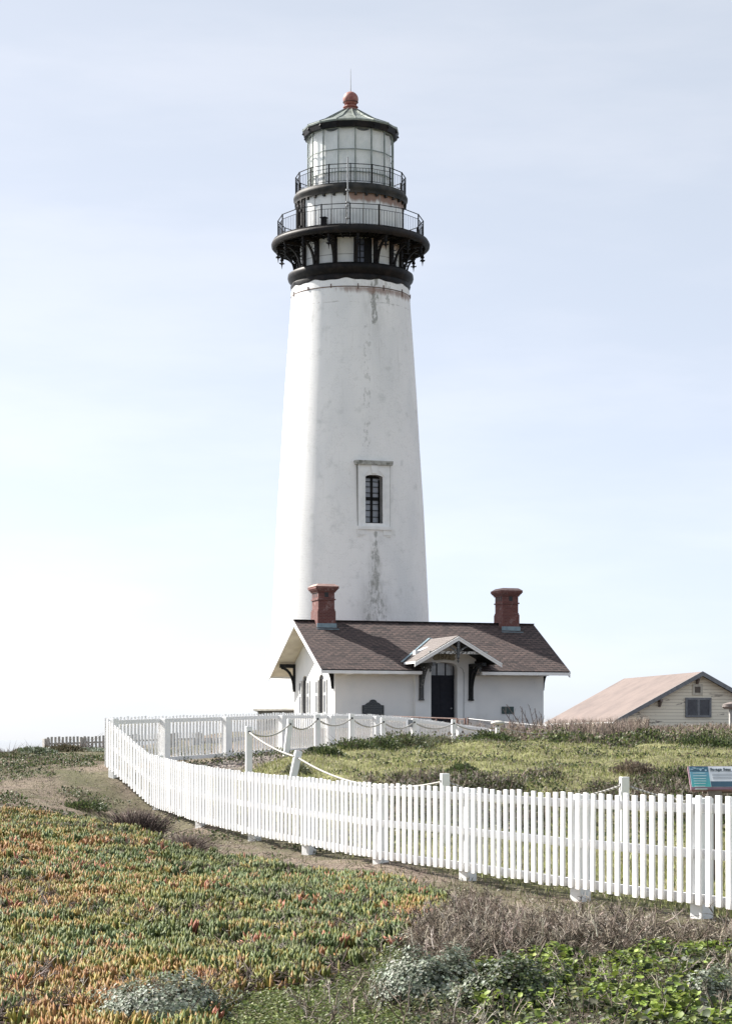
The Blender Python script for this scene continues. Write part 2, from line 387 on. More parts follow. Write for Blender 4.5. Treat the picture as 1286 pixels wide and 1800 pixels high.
def vnoise(x, y, s, seed=0):
    x = np.asarray(x)/s; y = np.asarray(y)/s
    xi = np.floor(x).astype(np.int64); yi = np.floor(y).astype(np.int64); fx = x-xi; fy = y-yi
    fx = fx*fx*(3-2*fx); fy = fy*fy*(3-2*fy)
    def h(a, b):
        q = (a*374761393 + b*668265263 + seed*974634777) & 0xffffffff
        q = ((q ^ (q >> 13))*1274126177) & 0xffffffff
        return ((q ^ (q >> 16)) & 0xffff)/65535.0
    return (h(xi,yi)*(1-fx)+h(xi+1,yi)*fx)*(1-fy) + (h(xi,yi+1)*(1-fx)+h(xi+1,yi+1)*fx)*fy
def fbm(x, y, s, seed=0, o=4):
    r = 0; a = .5; t = 0
    for i in range(o): r = r + a*vnoise(x, y, s/2**i, seed+i); t += a; a *= .55
    return r/t
def sstep(a, b, x):
    t = np.clip((x-a)/(b-a), 0, 1); return t*t*(3-2*t)
FL = [(4.72,13.5),(3.85,16.6),(2.96,19.7),(2.13,22.5),(1.11,25.7),(.09,28.4),(-.94,31.7),(-1.88,34.5),(-3.0,38),(-4.12,41.8),(-5.2,43.7)]   # front fence line
BL = [(-5.2,43.7),(-4.4,46.3),(-3.3,49.5),(-2.15,53),(-1.02,57),(.18,61),(1.4,65),(2.9,70),(4.2,74.5)]                                # back fence line
_fy = np.array([p[1] for p in FL]); _fx = np.array([p[0] for p in FL])
_by = np.array([p[1] for p in BL]); _bx = np.array([p[0] for p in BL])
def hgt(x, y):
    x = np.asarray(x, float); y = np.asarray(y, float); sh = np.broadcast(x, y).shape
    x, y = np.broadcast_arrays(x, y); X = x.ravel(); Y = y.ravel()
    cx = np.clip(X, -24, 35); cy = np.clip(Y, 2, 150)
    q = np.stack([cx, cy*.45], 1); z = np.empty(len(q))
    for i in range(0, len(q), 20000):
        s = q[i:i+20000]; z[i:i+20000] = _k(((s[:, None]-_xy[None])**2).sum(-1)) @ _w[:_n] + _w[_n] + s @ _w[_n+1:]
    a = .055 + .10*sstep(60, 85, Y)
    z = z + (fbm(X, Y, 1.7, 3)-.5)*2*a + (vnoise(X, Y, .30, 9)-.5)*.03 + (fbm(X, Y, .75, 19, 2)-.5)*.085*sstep(24, 30, Y)
    fx = np.interp(Y, _fy, _fx)
    # mounded vegetation foreground right and the tufted bank of the lawn
    z = z + .16*sstep(18.5, 15.5, Y)*sstep(0, .8, X)*(fbm(X, Y, .9, 21, 2)-.2)
    inn = sstep(.8, 2.5, X-fx)*sstep(30, 35, Y)*sstep(75, 60, Y)
    z = z + inn*(fbm(X, Y, 1.3, 31, 3)-.5)*.44
    # bare cut beside the fence foot
    out = sstep(-2.2, -.6, X-fx)*sstep(.2, -.1, X-fx)*sstep(33, 37, Y)*sstep(46, 42, Y)
    z = z - out*.06
    # headland ends in a cliff, seaward (behind and to the left)
    d = np.maximum.reduce([-34-X, Y-165, np.zeros_like(X)]) + 4*(fbm(X, Y, 14, 5)-.5)*((X < -30) | (Y > 155))
    z = z - 15*sstep(0, 14, d)
    return z.reshape(sh)
def H(x, y): return float(hgt(np.array([x]), np.array([y]))[0])

def axis(segs):
    out = [segs[0][0]]
    for a, b, st in segs:
        n = max(1, int(round((b-a)/st))); out += list(np.linspace(a, b, n+1)[1:])
    return np.array(out)
gx = axis([(-400,-60,34),(-60,-14,2.5),(-14,-7,.35),(-7,8,.14),(8,20,.4),(20,60,2.5),(60,500,40)])
gy = axis([(-60,0,6),(0,11,1),(11,70,.16),(70,120,.5),(120,170,2.5),(170,400,23)])
GX, GY = np.meshgrid(gx, gy); GZ = hgt(GX, GY)
nx = len(gx); ny = len(gy)
me = bpy.data.meshes.new('ground'); V = np.stack([GX, GY, GZ], -1).reshape(-1, 3)
idx = np.arange(nx*ny).reshape(ny, nx); F = np.stack([idx[:-1,:-1], idx[:-1,1:], idx[1:,1:], idx[1:,:-1]], -1).reshape(-1, 4)
def np_mesh(me, V, F, smooth=True):
    me.vertices.add(len(V)); me.vertices.foreach_set('co', V.astype(np.float32).ravel())
    k = F.shape[1]; me.loops.add(F.size); me.loops.foreach_set('vertex_index', F.astype(np.int32).ravel())
    me.polygons.add(len(F)); me.polygons.foreach_set('loop_start', np.arange(0, F.size, k, dtype=np.int32))
    me.update(calc_edges=True)
    if smooth: me.polygons.foreach_set('use_smooth', np.ones(len(F), bool))
def set_col(me, C):
    a = me.color_attributes.new('Col', 'FLOAT_COLOR', 'POINT')
    a.data.foreach_set('color', np.concatenate([C, np.ones((len(C), 1))], 1).astype(np.float32).ravel())
np_mesh(me, V, F)
def lawn_mask(X, Y):
    fx = np.interp(Y, _fy, _fx); bx = np.interp(Y, _by, _bx)
    inside = sstep(.15, .9, X-fx)
    back = np.where(Y > 43.7, sstep(1.2, 2.4, X-bx), 1.0)
    return inside*back
ICE = [(-700,1424),(0,1432),(60,1436),(180,1442),(250,1470),(330,1503),(430,1520),(560,1543),(700,1556),(785,1590),(802,1622),(735,1640),(700,1668),(645,1700),(560,1742),(420,1762),(380,1795),(395,1900),(200,2100),(-900,2100)]   # outline of the mat as seen from the path
def inpoly(px, py, poly):
    poly = np.array(poly, float); c = np.zeros(px.shape, bool); j = len(poly)-1
    for i in range(len(poly)):
        xi, yi = poly[i]; xj, yj = poly[j]
        c ^= ((yi > py) != (yj > py)) & (px < (xj-xi)*(py-yi)/(yj-yi+1e-9)+xi); j = i
    return c
def gravel_mask(X, Y):
    bx = np.interp(Y, _by, _bx)
    return (Y > 44.3)*(Y < 75)*sstep(0, .5, X-bx+.2)*sstep(2.6, 1.6, X-bx)
X = V[:, 0]; Y = V[:, 1]; n1 = fbm(X, Y, 2.2, 51); n2 = fbm(X, Y, .6, 61)
dirt = np.array([.235,.185,.145]); grass_ = np.array([.25,.25,.115]); olive = np.array([.110,.107,.056]); grav = np.array([.24,.21,.19]); dk = np.array([.035,.035,.022])
lm = lawn_mask(X, Y); gm = gravel_mask(X, Y)
C = dirt*(.75+.5*n2)[:, None]
gmk = sstep(.46, .58, n1*.6+n2*.4)*.75
far = sstep(38, 50, Y)*sstep(0, -1, X-np.interp(Y, _fy, _fx))
gmk = np.clip(gmk + far*sstep(.36, .5, n1)*.8, 0, 1)
C = C*(1-gmk[:, None]) + olive*gmk[:, None]
near = sstep(30, 19, Y)*sstep(-2.2, 0, X-np.interp(Y, _fy, _fx))*sstep(.4,.55,n1)
C = C*(1-near[:, None]*.6) + olive*near[:, None]*.6
L = grass_*(.45+1.1*n2)[:, None]; bare = sstep(.60, .72, n1)
L = L*(1-bare[:, None]*.6) + np.array([.17,.14,.09])*bare[:, None]*.6
C = C*(1-lm[:, None]) + L*lm[:, None]
C = C*(1-gm[:, None]) + grav*(.7+.6*n2)[:, None]*gm[:, None]
weed = sstep(62, 76, Y)*sstep(-2, 4, X)
C = C*(1-weed[:, None]) + (np.array([.12,.095,.075])*(.7+.6*n2)[:, None])*weed[:, None]
ok = (Y > 11) & (Y < 40); ys = np.maximum(Y, 1); ice = inpoly(643+FPX*X/ys, 1300-FPX*V[:, 2]/ys, ICE) & ok
C[ice] = (np.array([.075,.055,.042])*(.6+.8*n2)[:, None])[ice]
br = ok & ~ice & (X > -.5) & (Y < 19.0) & (X-np.interp(Y, _fy, _fx) < 0)
C[br] = (np.array([.10,.08,.062])*(.5+1.0*n2)[:, None])[br]
set_col(me, C)
t = NT('ground_soil'); a = t.n.new('ShaderNodeAttribute'); a.attribute_name = 'Col'
f1 = t.noise(9, 8, rough=.75); f2 = t.noise(45, 6, rough=.8)
f3 = t.noise(2.2, 7, rough=.7, w=6)
c = t.mix(t.ramp(f1, .46, .62)*.6, a.outputs['Color'], (.05,.043,.032))
c = t.mix(t.ramp(f3, .52, .66)*.5, c, (.13,.105,.08))
c = t.mix(t.ramp(f2, .54, .68)*.5, c, (.46,.40,.33))
t.bump(f1*1.2+f2*.5, .9, .05)
me.materials.append(t.out(c, .95, 0, .2))
g = bpy.data.objects.new('ground', me); COL.objects.link(g); g['kind'] = 'structure'

# sea out to the horizon
t = NT('sea_water')
t.bump(t.noise(.05, 6), .02, .2)
M['sea'] = t.out((.10,.13,.15), .06, 0, .8)
mb = MB(); mb.lathe([(40, -13), (400, -13), (2000, -13), (10000, -13), (40000, -13)], 96, c=(0, 0), close=False)
s = mb.build('sea', M['sea']); s['kind'] = 'structure'

# ------------------------------------------------------------------ lighthouse tower
TX, TY, TZ = (616-643)/FPX*120.0, 120.0, .6
def pr(pxs): return pxs*120.0/FPX
tower = thing('lighthouse', 'tall white tapering lighthouse tower with black iron gallery and glazed lantern room', 'lighthouse', (TX, TY, TZ))
LO = (0, 0, -TZ)
A16 = 2*PI/16
def ringpt(r, a, z): return Vector((r*math.sin(a), -r*math.cos(a), z))
cx = (613.7-616)*120/FPX*.5
prof = []
for zz, rpx in [(-.5,145.5),(1.9,141),(4,140),(6.63,137.5),(9,134),(12.63,128.5),(16,121.5),(18.95,116.2),(22,109.5),(24.2,104.6),(25.0,103.5),(25.2,103.2)]:
    prof.append((pr(rpx), zz))
# smooth the profile
pz = np.array([p[1] for p in prof]); prr = np.array([p[0] for p in prof])
zs = np.linspace(-.5, 25.2, 40); prof = [(float(np.interp(q, pz, prr)), float(q)) for q in zs]
body = MB().lathe(prof, 128).build('wall', M['tower'], tower, LO, smooth=40)
WA = math.asin(41*116.3/FPX/pr(125)) ; Rw = Matrix.Rotation(WA, 4, 'Z')
def wf(n, depth=0):   # window frame local: (t, z) -> tower space, depth outward
    return lambda a, b: Rw @ Vector((a, -(n), b))
def arch(w, z0, zs_, rise, n=8):
    pts = [(-w/2, z0), (w/2, z0), (w/2, zs_)]
    for i in range(1, n): q = PI*i/n; pts.append((w/2*math.cos(q), zs_+rise*math.sin(q)))
    pts.append((-w/2, zs_)); return pts
o1 = arch(.98, 11.62, 14.10, .13)
cutm = MB().prism(o1, wf(4.6), Rw @ Vector((0, 1.35, 0)))
cut(body, cutm); body.data.polygons.foreach_set('use_smooth', [True]*len(body.data.polygons)); body.data.set_sharp_from_angle(angle=R(30))
# surround
sur = MB().prism([(-.90,11.45),(.90,11.45),(.90,14.75),(-.90,14.75)], wf(4.06), Rw @ Vector((0, .42, 0)))
sur_o = sur.build('window_surround', M['white'], tower, LO); cut(sur_o, MB().prism(o1, wf(4.6), Rw @ Vector((0, 1.35, 0))))
mb = MB()
mb.prism([(-1.02,14.75),(1.02,14.75),(1.06,14.98),(-1.06,14.98)], wf(4.17), Rw @ Vector((0, .5, 0)))
mb.build('window_cornice', simple('stained_cornice', (.42,.42,.39), .8, scale=5, col2=(.14,.14,.12)), sur_o)
mb = MB()
mb.prism([(-1.0,11.27),(1.0,11.27),(1.0,11.45),(-1.0,11.45)], wf(4.20), Rw @ Vector((0, .5, 0)))
for sx in (-1, 1):
    mb.prism([(sx*.95,10.98),(sx*.50,10.98),(sx*.50,11.27),(sx*.95,11.27)], wf(4.14), Rw @ Vector((0, .4, 0)))
    mb.prism([(sx*.92,10.88),(sx*.62,10.88),(sx*.62,10.98),(sx*.92,10.98)], wf(4.10), Rw @ Vector((0, .35, 0)))
mb.build('window_sill', M['white'], sur_o)
MB().prism([(-.93,11.42),(.93,11.42),(.93,14.76),(-.93,14.76)], wf(4.02), Rw @ Vector((0, .30, 0))).build('surround_shadow_line', simple('shadow_line_grey', (.22,.22,.20), .9), sur_o)  # grey backing plate added as a thin shadow line round the surround
cut(bpy.data.objects['surround_shadow_line'], MB().prism(o1, wf(4.6), Rw @ Vector((0, 1.35, 0))))
mb = MB()   # raised bands and keystone
for sx in (-1, 1):
    mb.prism([(sx*.60,12.5),(sx*.66,12.5),(sx*.66,14.1),(sx*.60,14.1)], wf(4.10), Rw @ Vector((0, .08, 0)))
    mb.prism([(sx*.60,14.1),(sx*.66,14.1),(sx*.34,14.50),(sx*.30,14.45)], wf(4.10), Rw @ Vector((0, .08, 0)))
mb.prism([(-.14,14.30),(.14,14.30),(.20,14.74),(-.20,14.74)], wf(4.12), Rw @ Vector((0, .1, 0)))
mb.build('surround_moulding', M['white'], sur_o)
win = MB().prism(o1, wf(3.58), Rw @ Vector((0, .05, 0))).build('window', M['glassgrey'], tower, LO)
mb = MB()
def wbar(a, b, w, n=3.61): mb.bar(Rw @ Vector((a[0], -n, a[1])), Rw @ Vector((b[0], -n, b[1])), w, .06, up=Rw @ Vector((0, -1, 0)))
wbar((0,11.6),(0,14.25),.12); wbar((-.46,12.98),(.46,12.98),.18)
wbar((-.43,11.6),(-.43,14.0),.08); wbar((.43,11.6),(.43,14.0),.08); wbar((-.46,11.66),(.46,11.66),.1); wbar((-.46,14.16),(.46,14.16),.16)
for q in (12.0,12.35,12.68,13.3,13.62,13.9): wbar((-.46,q),(.46,q),.035)
mb.build('window_bars', M['black'], win)
# iron band under the belt
rb = float(np.interp(24.5, pz, prr))
mb = MB().lathe([(rb+.005,24.46),(rb+.02,24.47),(rb+.02,24.51),(rb+.005,24.52)], 128, close=False)
for k in range(14):
    a = 2*PI*k/14+.13
    m = Matrix.Rotation(a, 4, 'Z'); h1 = random.choice((.12,.2,.2,.3,.65))
    mb.box((-.02, -rb-.05, 24.55-h1), (.02, -rb+.1, 24.64), m)
mb.build('iron_band', simple('dark_rusted_band', (.10,.07,.06), .8, scale=3, col2=(.22,.15,.12)), tower, LO)
# belt
R0 = pr(103)
mb = MB(); n = 192; profb = [(R0-.1,24.95),(R0+.03,24.95),(R0+.08,25.12),(R0+.02,25.2),(R0+.20,25.42),(R0+.24,25.55),(R0+.22,25.72),(R0+.10,25.80),(R0-.6,25.83)]
vs = []; 
for i, (r, z) in enumerate(profb):
    for k in range(n):
        a = 2*PI*k/n; sc = -(.09*abs(math.sin(a*5.5+.4))**1.5+.02*math.sin(a*23))*(1 if i < 2 else (.5 if i == 2 else 0))
        vs.append(ringpt(r, a, z+sc))
mb.add(vs, [(i*n+k, i*n+(k+1)%n, (i+1)*n+(k+1)%n, (i+1)*n+k) for i in range(len(profb)-1) for k in range(n)])
mb.build('belt_course', M['black'], tower, LO, smooth=50)
# drum under the gallery, with window
drum = MB().lathe([(pr(89),25.6),(pr(89),27.4)], 96).build('drum', M['drum'], tower, LO, smooth=40)
Rd = Matrix.Rotation(R(15.4), 4, 'Z')
cut(drum, MB().box((-.47,-3.2,25.86),(.47,-2.5,27.3), Rd))
wd = MB().box((-.47,-2.60,25.84),(.47,-2.55,27.25), Rd).build('window', simple('blue_grey_glass', (.05,.055,.085), .25, scale=3, col2=(.10,.11,.15)), tower, LO)
mb = MB()
for q in (-.44,.08,-.18,.46): mb.box((q-.02,-2.66,25.84),(q+.02,-2.61,27.25), Rd)
mb.box((.08,-2.655,25.84),(.47,-2.605,27.25), Rd)
for q in (26.2,26.55,26.9): mb.box((-.47,-2.665,q-.015),(.47,-2.615,q+.015), Rd)
mb.build('window_bars', M['black'], wd)
# gallery deck
mb = MB().lathe([(2.5,27.38),(4.10,27.30),(4.14,27.20),(4.30,27.20),(4.38,27.28),(4.40,27.42),(4.36,27.52),(4.30,27.56),(4.30,27.62),(2.5,27.62)], 128, close=False)
gal = mb.build('gallery_deck', M['ironrust'], tower, LO, smooth=45)
mb = MB()
for k in range(48):
    a = 2*PI*k/48; mb.bar(ringpt(2.7, a, 27.26), ringpt(4.15, a, 27.24), .04, .1)
for r in (3.1, 3.6): mb.lathe([(r-.03,27.2),(r+.03,27.2),(r+.03,27.33),(r-.03,27.33)], 64, close=False)
mb.build('deck_beams', M['black'], gal)
# brackets with drop finials
OFF = R(6.0)
def bracket_mb():
    mb = MB(); f = lambda r, z: Vector((0, -r, z)); w = .10
    mb.box((-.11,-2.98,25.75),(.11,-2.72,27.28))                      # pilaster
    mb.box((-.06,-4.12,27.06),(.06,-2.85,27.24))                      # top arm
    pts = []
    for i in range(13):
        q = i/12; a = q*PI/2
        pts.append((3.12+.92*(1-math.cos(a)), 25.80+1.18*math.sin(a)))
    for i in range(12):
        (r0, z0), (r1, z1) = pts[i], pts[i+1]; wd_ = .09
        mb.bar(f(r0, z0), f(r1, z1), w, .11, up=Vector((1,0,0)))
    # spandrel rings
    for (rc, zc, rr) in ((3.17,26.85,.15),(3.50,26.98,.09),(3.08,26.40,.09)):
        ring = [f(rc+rr*math.cos(2*PI*k/10), zc+rr*math.sin(2*PI*k/10)) for k in range(11)]
        mb.tube(ring, .022, 4, caps=False)
    mb.bar(f(2.96, 26.0), f(3.16, 26.15), .05, .05); mb.bar(f(3.2,26.5), f(2.9,26.62), .04, .04)
    return mb
def finial_mb():
    mb = MB(); c = (0, -4.02)
    mb.lathe([(.075,27.16),(.075,26.92),(.11,26.90),(.11,26.84),(.06,26.80),(.06,26.70),(.10,26.66),(.04,26.60),(.005,26.36)], 8, c=c)
    for k in range(4):
        a = PI/2*k + PI/4; d = Vector((math.cos(a), math.sin(a), 0)); b = Vector((c[0], c[1], 26.66))
        mb.bar(b, b+d*.16+Vector((0,0,.03)), .05, .06)
    return mb
bm_, fm_ = bracket_mb().mesh('bracket', M['ironrust']), finial_mb().mesh('finial', M['black'])
for k in range(16):
    o = bpy.data.objects.new('bracket', bm_); COL.objects.link(o); o.parent = tower; o.location = LO; o.rotation_euler.z = OFF+A16*k
    p = bpy.data.objects.new('finial', fm_); COL.objects.link(p); p.parent = o
# railings
def railing(r, z0, h, nbal, skew, mid=.78):
    mb = MB(); pr_ = bpy.data.objects.new
    V16 = [ringpt(r, A16*k+skew, 0) for k in range(16)]
    for k in range(16):
        a, b = V16[k], V16[(k+1) % 16]
        mb.bar(a+Vector((0,0,z0+h)), b+Vector((0,0,z0+h)), .045, .032)
    rail = mb.build('railing', M['black'], tower, LO)
    for zz in (z0+h*mid, z0+.10):
        mb = MB()
        for k in range(16): mb.bar(V16[k]+Vector((0,0,zz)), V16[(k+1) % 16]+Vector((0,0,zz)), .03, .02)
        mb.build('rail', M['black'], rail)
    pm = MB().box((-.03,-r-.03,z0-.03),(.03,-r+.03,z0+h+.02)).mesh('post', M['black'])
    mb = MB()
    for k in range(16):
        a, b = V16[k], V16[(k+1) % 16]
        for j in range(1, nbal): 
            q = a.lerp(b, j/nbal); mb.bar(q+Vector((0,0,z0+.1)), q+Vector((0,0,z0+h*mid)), .018, .018)
        o = bpy.data.objects.new('post', pm); COL.objects.link(o); o.parent = rail; o.rotation_euler.z = A16*k+skew
    mb.build('balusters', M['black'], rail)
    return rail
railing(pr(127.5), 27.62, 1.17, 9, 0.0)
railing(pr(96.3), 30.17, 1.02, 7, R(.3))
# watch room drum
watch = MB().lathe([(pr(93.5),27.6),(pr(93.5),29.8)], 96).build('watch_room_wall', M['drum'], tower, LO, smooth=40)
seam_m = simple('seam_line', (.38,.36,.34), .7)
for a in (-41,-20,-4.5,14,33,57): MB().box((-.02,-pr(93.5)-.012,27.6),(.02,-pr(93.5)+.05,29.8), Matrix.Rotation(R(a), 4, 'Z')).build('plate_seam', seam_m, watch)
mb = MB()
for a, w in ((-62.5,.09),(-57.5,.05),(-70.5,.04),(-80,.05)): mb.box((-w,-pr(93.5)-.10,27.6),(w,-pr(93.5)+.05,29.85), Matrix.Rotation(R(a), 4, 'Z'))
mb.box((-.5,-pr(93.5)-.05,29.4),(.5,-pr(93.5)+.05,29.55), Matrix.Rotation(R(-70), 4, 'Z'))
dr = mb.build('door', M['ironrust'], tower, LO)
mb = MB()
for q in (28.1,29.0): mb.box((-.1,-pr(93.5)-.14,q),(.1,-pr(93.5),q+.12), Matrix.Rotation(R(-64), 4, 'Z'))
mb.build('hinge', M['black'], dr)
mb = MB().box((-.13,-3.55,27.62),(.13,-3.30,28.22), Matrix.Rotation(R(-24.5), 4, 'Z'))
mb.box((-.17,-3.60,28.20),(.17,-3.25,28.25), Matrix.Rotation(R(-24.5), 4, 'Z'))
mb.build('vent_box', M['black'], tower, LO)
# upper deck
mb = MB().lathe([(2.8,29.74),(3.02,29.72),(3.04,29.62),(3.10,29.62),(3.10,29.78),(3.16,29.84),(3.17,29.98),(3.12,30.08),(3.08,30.12),(3.08,30.17),(2.2,30.17)], 96, close=False)
for k in range(32):
    a = A16*.5*k+.1; mb.box((-.06,-3.10,29.50),(.06,-2.92,29.66), Matrix.Rotation(a, 4, 'Z'))
mb.build('lantern_deck', simple('faded_black_iron', (.022,.024,.024), .6, scale=2, col2=(.06,.055,.05), bump=.3, spec=.2), tower, LO, smooth=45)
# lantern room
LR = pr(75.5); LOFF = R(6.6)
MB().lathe([(LR-.10,30.1),(LR-.10,30.95),(LR-.14,30.96)], 16, off=LOFF, close=False).build('lantern_base', M['white'], tower, LO)
cur = MB(); n = 192
vs = []
for i, z in enumerate([30.15,31.0,31.6,32.1,32.7,33.1,33.38]):
    for k in range(n):
        a = 2*PI*k/n + LOFF; q = (k % 12)/12; fac = math.cos(PI/16)/math.cos((q-.5)*A16)
        ki = int(k//12); am = .5+.5*math.sin(ki*2.7+1)
        sag = math.sin(PI*q)**.7*.17*am if i == 6 else (math.sin(PI*q)*.07*am if i == 5 else 0)
        vs.append(ringpt((LR-.13)*fac - .03*abs(math.sin(a*40)), a, z-sag))
cur.add(vs, [(i*n+k, i*n+(k+1)%n, (i+1)*n+(k+1)%n, (i+1)*n+k) for i in range(6) for k in range(n)])
cur.build('curtain', M['curtain'], tower, LO, smooth=True)
pm = MB()
hw = LR*math.sin(A16/2)-.02; ap = LR*math.cos(A16/2)-.02
pm.box((-hw,-ap-.008,30.2),(hw,-ap+.008,33.4)); pm = pm.mesh('glazing', M['lglass'])
fr = MB(); fr.bar((-hw-.02,-ap-.01,32.17),(hw+.02,-ap-.01,32.17),.05,.05); fr.bar((-hw-.02,-ap-.01,30.95),(hw+.02,-ap-.01,30.95),.05,.05)
fr.bar((-hw-.02,-ap-.01,33.38),(hw+.02,-ap-.01,33.38),.08,.08); fr.bar((-hw-.02,-ap-.01,30.2),(hw+.02,-ap-.01,30.2),.07,.10)
fr.bar((-hw-.02,-ap-.01,30.2),(-hw-.02,-ap-.01,33.4),.055,.07)
fr = fr.mesh('glazing_bars', M['patina'])
for k in range(16):
    o = bpy.data.objects.new('glazing', pm); COL.objects.link(o); o.parent = tower; o.location = LO; o.rotation_euler.z = LOFF+A16*(k+.5)
    p = bpy.data.objects.new('glazing_bars', fr); COL.objects.link(p); p.parent = o
# lantern roof
RR = pr(85.5)
rf = MB().lathe([(RR-.30,33.60),(RR-.02,33.66),(RR,33.74),(RR-.04,33.78),(RR*.62,34.18),(RR*.36,34.60),(.42,34.93),(.40,34.98)], 16, off=LOFF).build('lantern_roof', M['patina'], tower, LO)
mb = MB()
for k in range(16):
    a = A16*k+LOFF; pts = [ringpt(r, a, z+.015) for r, z in ((RR-.02,33.76),(RR*.62,34.19),(RR*.36,34.61),(.42,34.94))]; mb.tube(pts, .03, 5)
mb.build('roof_ribs', M['patina'], rf)
mb = MB().lathe([(LR-.02,33.40),(RR-.20,33.34),(RR-.10,33.36),(RR-.04,33.655),(RR-.09,33.655),(LR-.05,33.46)], 16, off=LOFF, close=False)
for k in range(16):
    a = A16*k+LOFF; mb.bar(ringpt(LR, a, 33.46), ringpt(RR-.04, a, 33.60), .06, .22)
mb.build('gutter', M['black'], rf)
vb = MB().lathe([(.46,34.88),(.47,34.95),(.36,34.98),(.34,35.06),(.42,35.09),(.42,35.13),(.33,35.16),(.30,35.22),(.34,35.24)], 24)
vb.ball((0,0,35.55), .43, 24, 14)
vent = vb.build('vent_ball', M['redball'], tower, LO, smooth=35)
mb = MB()
for k in range(28): mb.box((-.02,-.425,35.36),(.02,-.38,35.40), Matrix.Rotation(2*PI*k/28, 4, 'Z'))
mb.build('vent_holes', M['dark'], vent)
MB().tube([(0,0,35.9),(0,0,36.3),(0,0,37.25)], [.03,.022,.010], 6).build('lightning_rod', M['galv'], tower, LO)
# white pole fixed to the gallery rail
aP = math.asin(-4*116/FPX/4.05)
mb = MB(); p0 = ringpt(4.10, aP, 0)
mb.tube([p0+Vector((0,0,27.55)), p0+Vector((0,0,31.25))], .038, 8)
pole = mb.build('mast', M['galv'], tower, LO)
for q in (27.95,28.62,28.80,29.45): MB().lathe([(.06,q),(.11,q),(.11,q+.07),(.06,q+.07)], 8, c=(p0.x, p0.y)).build('clamp', M['galv'], pole)
# stepped octagonal foot of the tower
ro = 5.72
ft = MB().lathe([(ro-.25,-.5),(ro-.25,1.58),(ro-.02,1.60)], 8, off=R(22.5), close=False).build('plinth', M['stoneshade'], tower, LO)
MB().lathe([(ro-.2,1.56),(ro,1.56),(ro,1.66),(4.55,1.98),(4.2,1.99)], 8, off=R(22.5), close=False).build('coping', M['concrete'], ft)

# ------------------------------------------------------------------ lighthouse workroom building
HZ = .45; TH = R(18.0)
house = thing('workroom_building', 'low white plastered building with brown shingled gable roof in front of the lighthouse', 'house', (-1.53, 106, HZ), TH)
HO = (0, 0, -HZ)
LU, DV, VR = 11.05, 7.15, 3.575
SL = (6.01-3.40)/(VR+1.25)
def roofz(v): return 6.01 - SL*abs(v-VR)
wt = .16
prf = [(0,-.2),(DV,-.2),(DV,roofz(DV)-wt),(VR,6.01-wt),(0,roofz(0)-wt)]
wall = MB().prism(prf, lambda a, b: Vector((0, a, b)), Vector((LU, 0, 0))).build('wall', M['plaster'], house, HO)
bay = MB().box((4.07,-.32,-.2),(7.27,.05,4.40)).build('entrance_bay', M['plaster'], house, HO)
def arch2(a0, a1, z0, zs_, rise, n=8):
    c = (a0+a1)/2; w = (a1-a0)/2
    return [(a0, z0), (a1, z0), (a1, zs_)] + [(c+w*math.cos(PI*i/n), zs_+rise*math.sin(PI*i/n)) for i in range(1, n)] + [(a0, zs_)]
WINS = [(1.84,2.68),(4.80,5.60)]
mc = MB()
for a, b in WINS: mc.prism(arch2(a, b, 1.32, 3.02, .24), lambda q, z: Vector((-.2, q, z)), Vector((.5, 0, 0)))
mc.prism(arch2(4.90, 6.28, .35, 3.60, .24), lambda q, z: Vector((q, -.8, z)), Vector((0, 1.1, 0)))
cut(wall, mc)
cut(bay, MB().prism(arch2(4.90, 6.28, .35, 3.60, .24), lambda q, z: Vector((q, -.8, z)), Vector((0, 1.3, 0))))
bev = MB(); pa = arch2(4.80, 6.38, .35, 3.62, .30)[2:]
for i in range(len(pa)-1): bev.bar((pa[i][0],-.33,pa[i][1]), (pa[i+1][0],-.33,pa[i+1][1]), .10, .06, up=Vector((0,1,0)))
bev.build('arch_moulding', M['plaster'], bay)
MB().bar((6.62,-.33,.5),(6.62,-.33,3.35),.03,.03).tube([(6.62,-.335,3.3),(6.55,-.335,3.5),(6.42,-.335,3.6)], .015, 5).build('conduit', M['galv'], bay)
# door
door = MB().box((4.90,.14,.4),(6.28,.20,3.16)).build('door', M['navy'], house, HO)
mb = MB(); 
for q in (4.95,5.6,6.23): mb.box((q-.04,.11,.45),(q+.04,.145,3.1))
for q in (.5,1.3,2.3,3.08): mb.box((4.90,.115,q-.05),(6.28,.142,q+.05))
mb.build('door_frame', M['navy'], door)
tr = MB().prism(arch2(4.90,6.28,3.16,3.60,.24), lambda q, z: Vector((q,.16,z)), Vector((0,.03,0))).build('transom', M['glassgrey'], door)
mb = MB()
for q in (5.36,5.82,4.93,6.25): mb.box((q-.025,.12,3.16),(q+.025,.158,3.80))
mb.box((4.9,.11,3.12),(6.28,.158,3.20)); mb.build('transom_bars', M['navy'], tr)
MB().ball((6.12,.09,1.55), .045, 8, 6).build('door_knob', M['galv'], door)
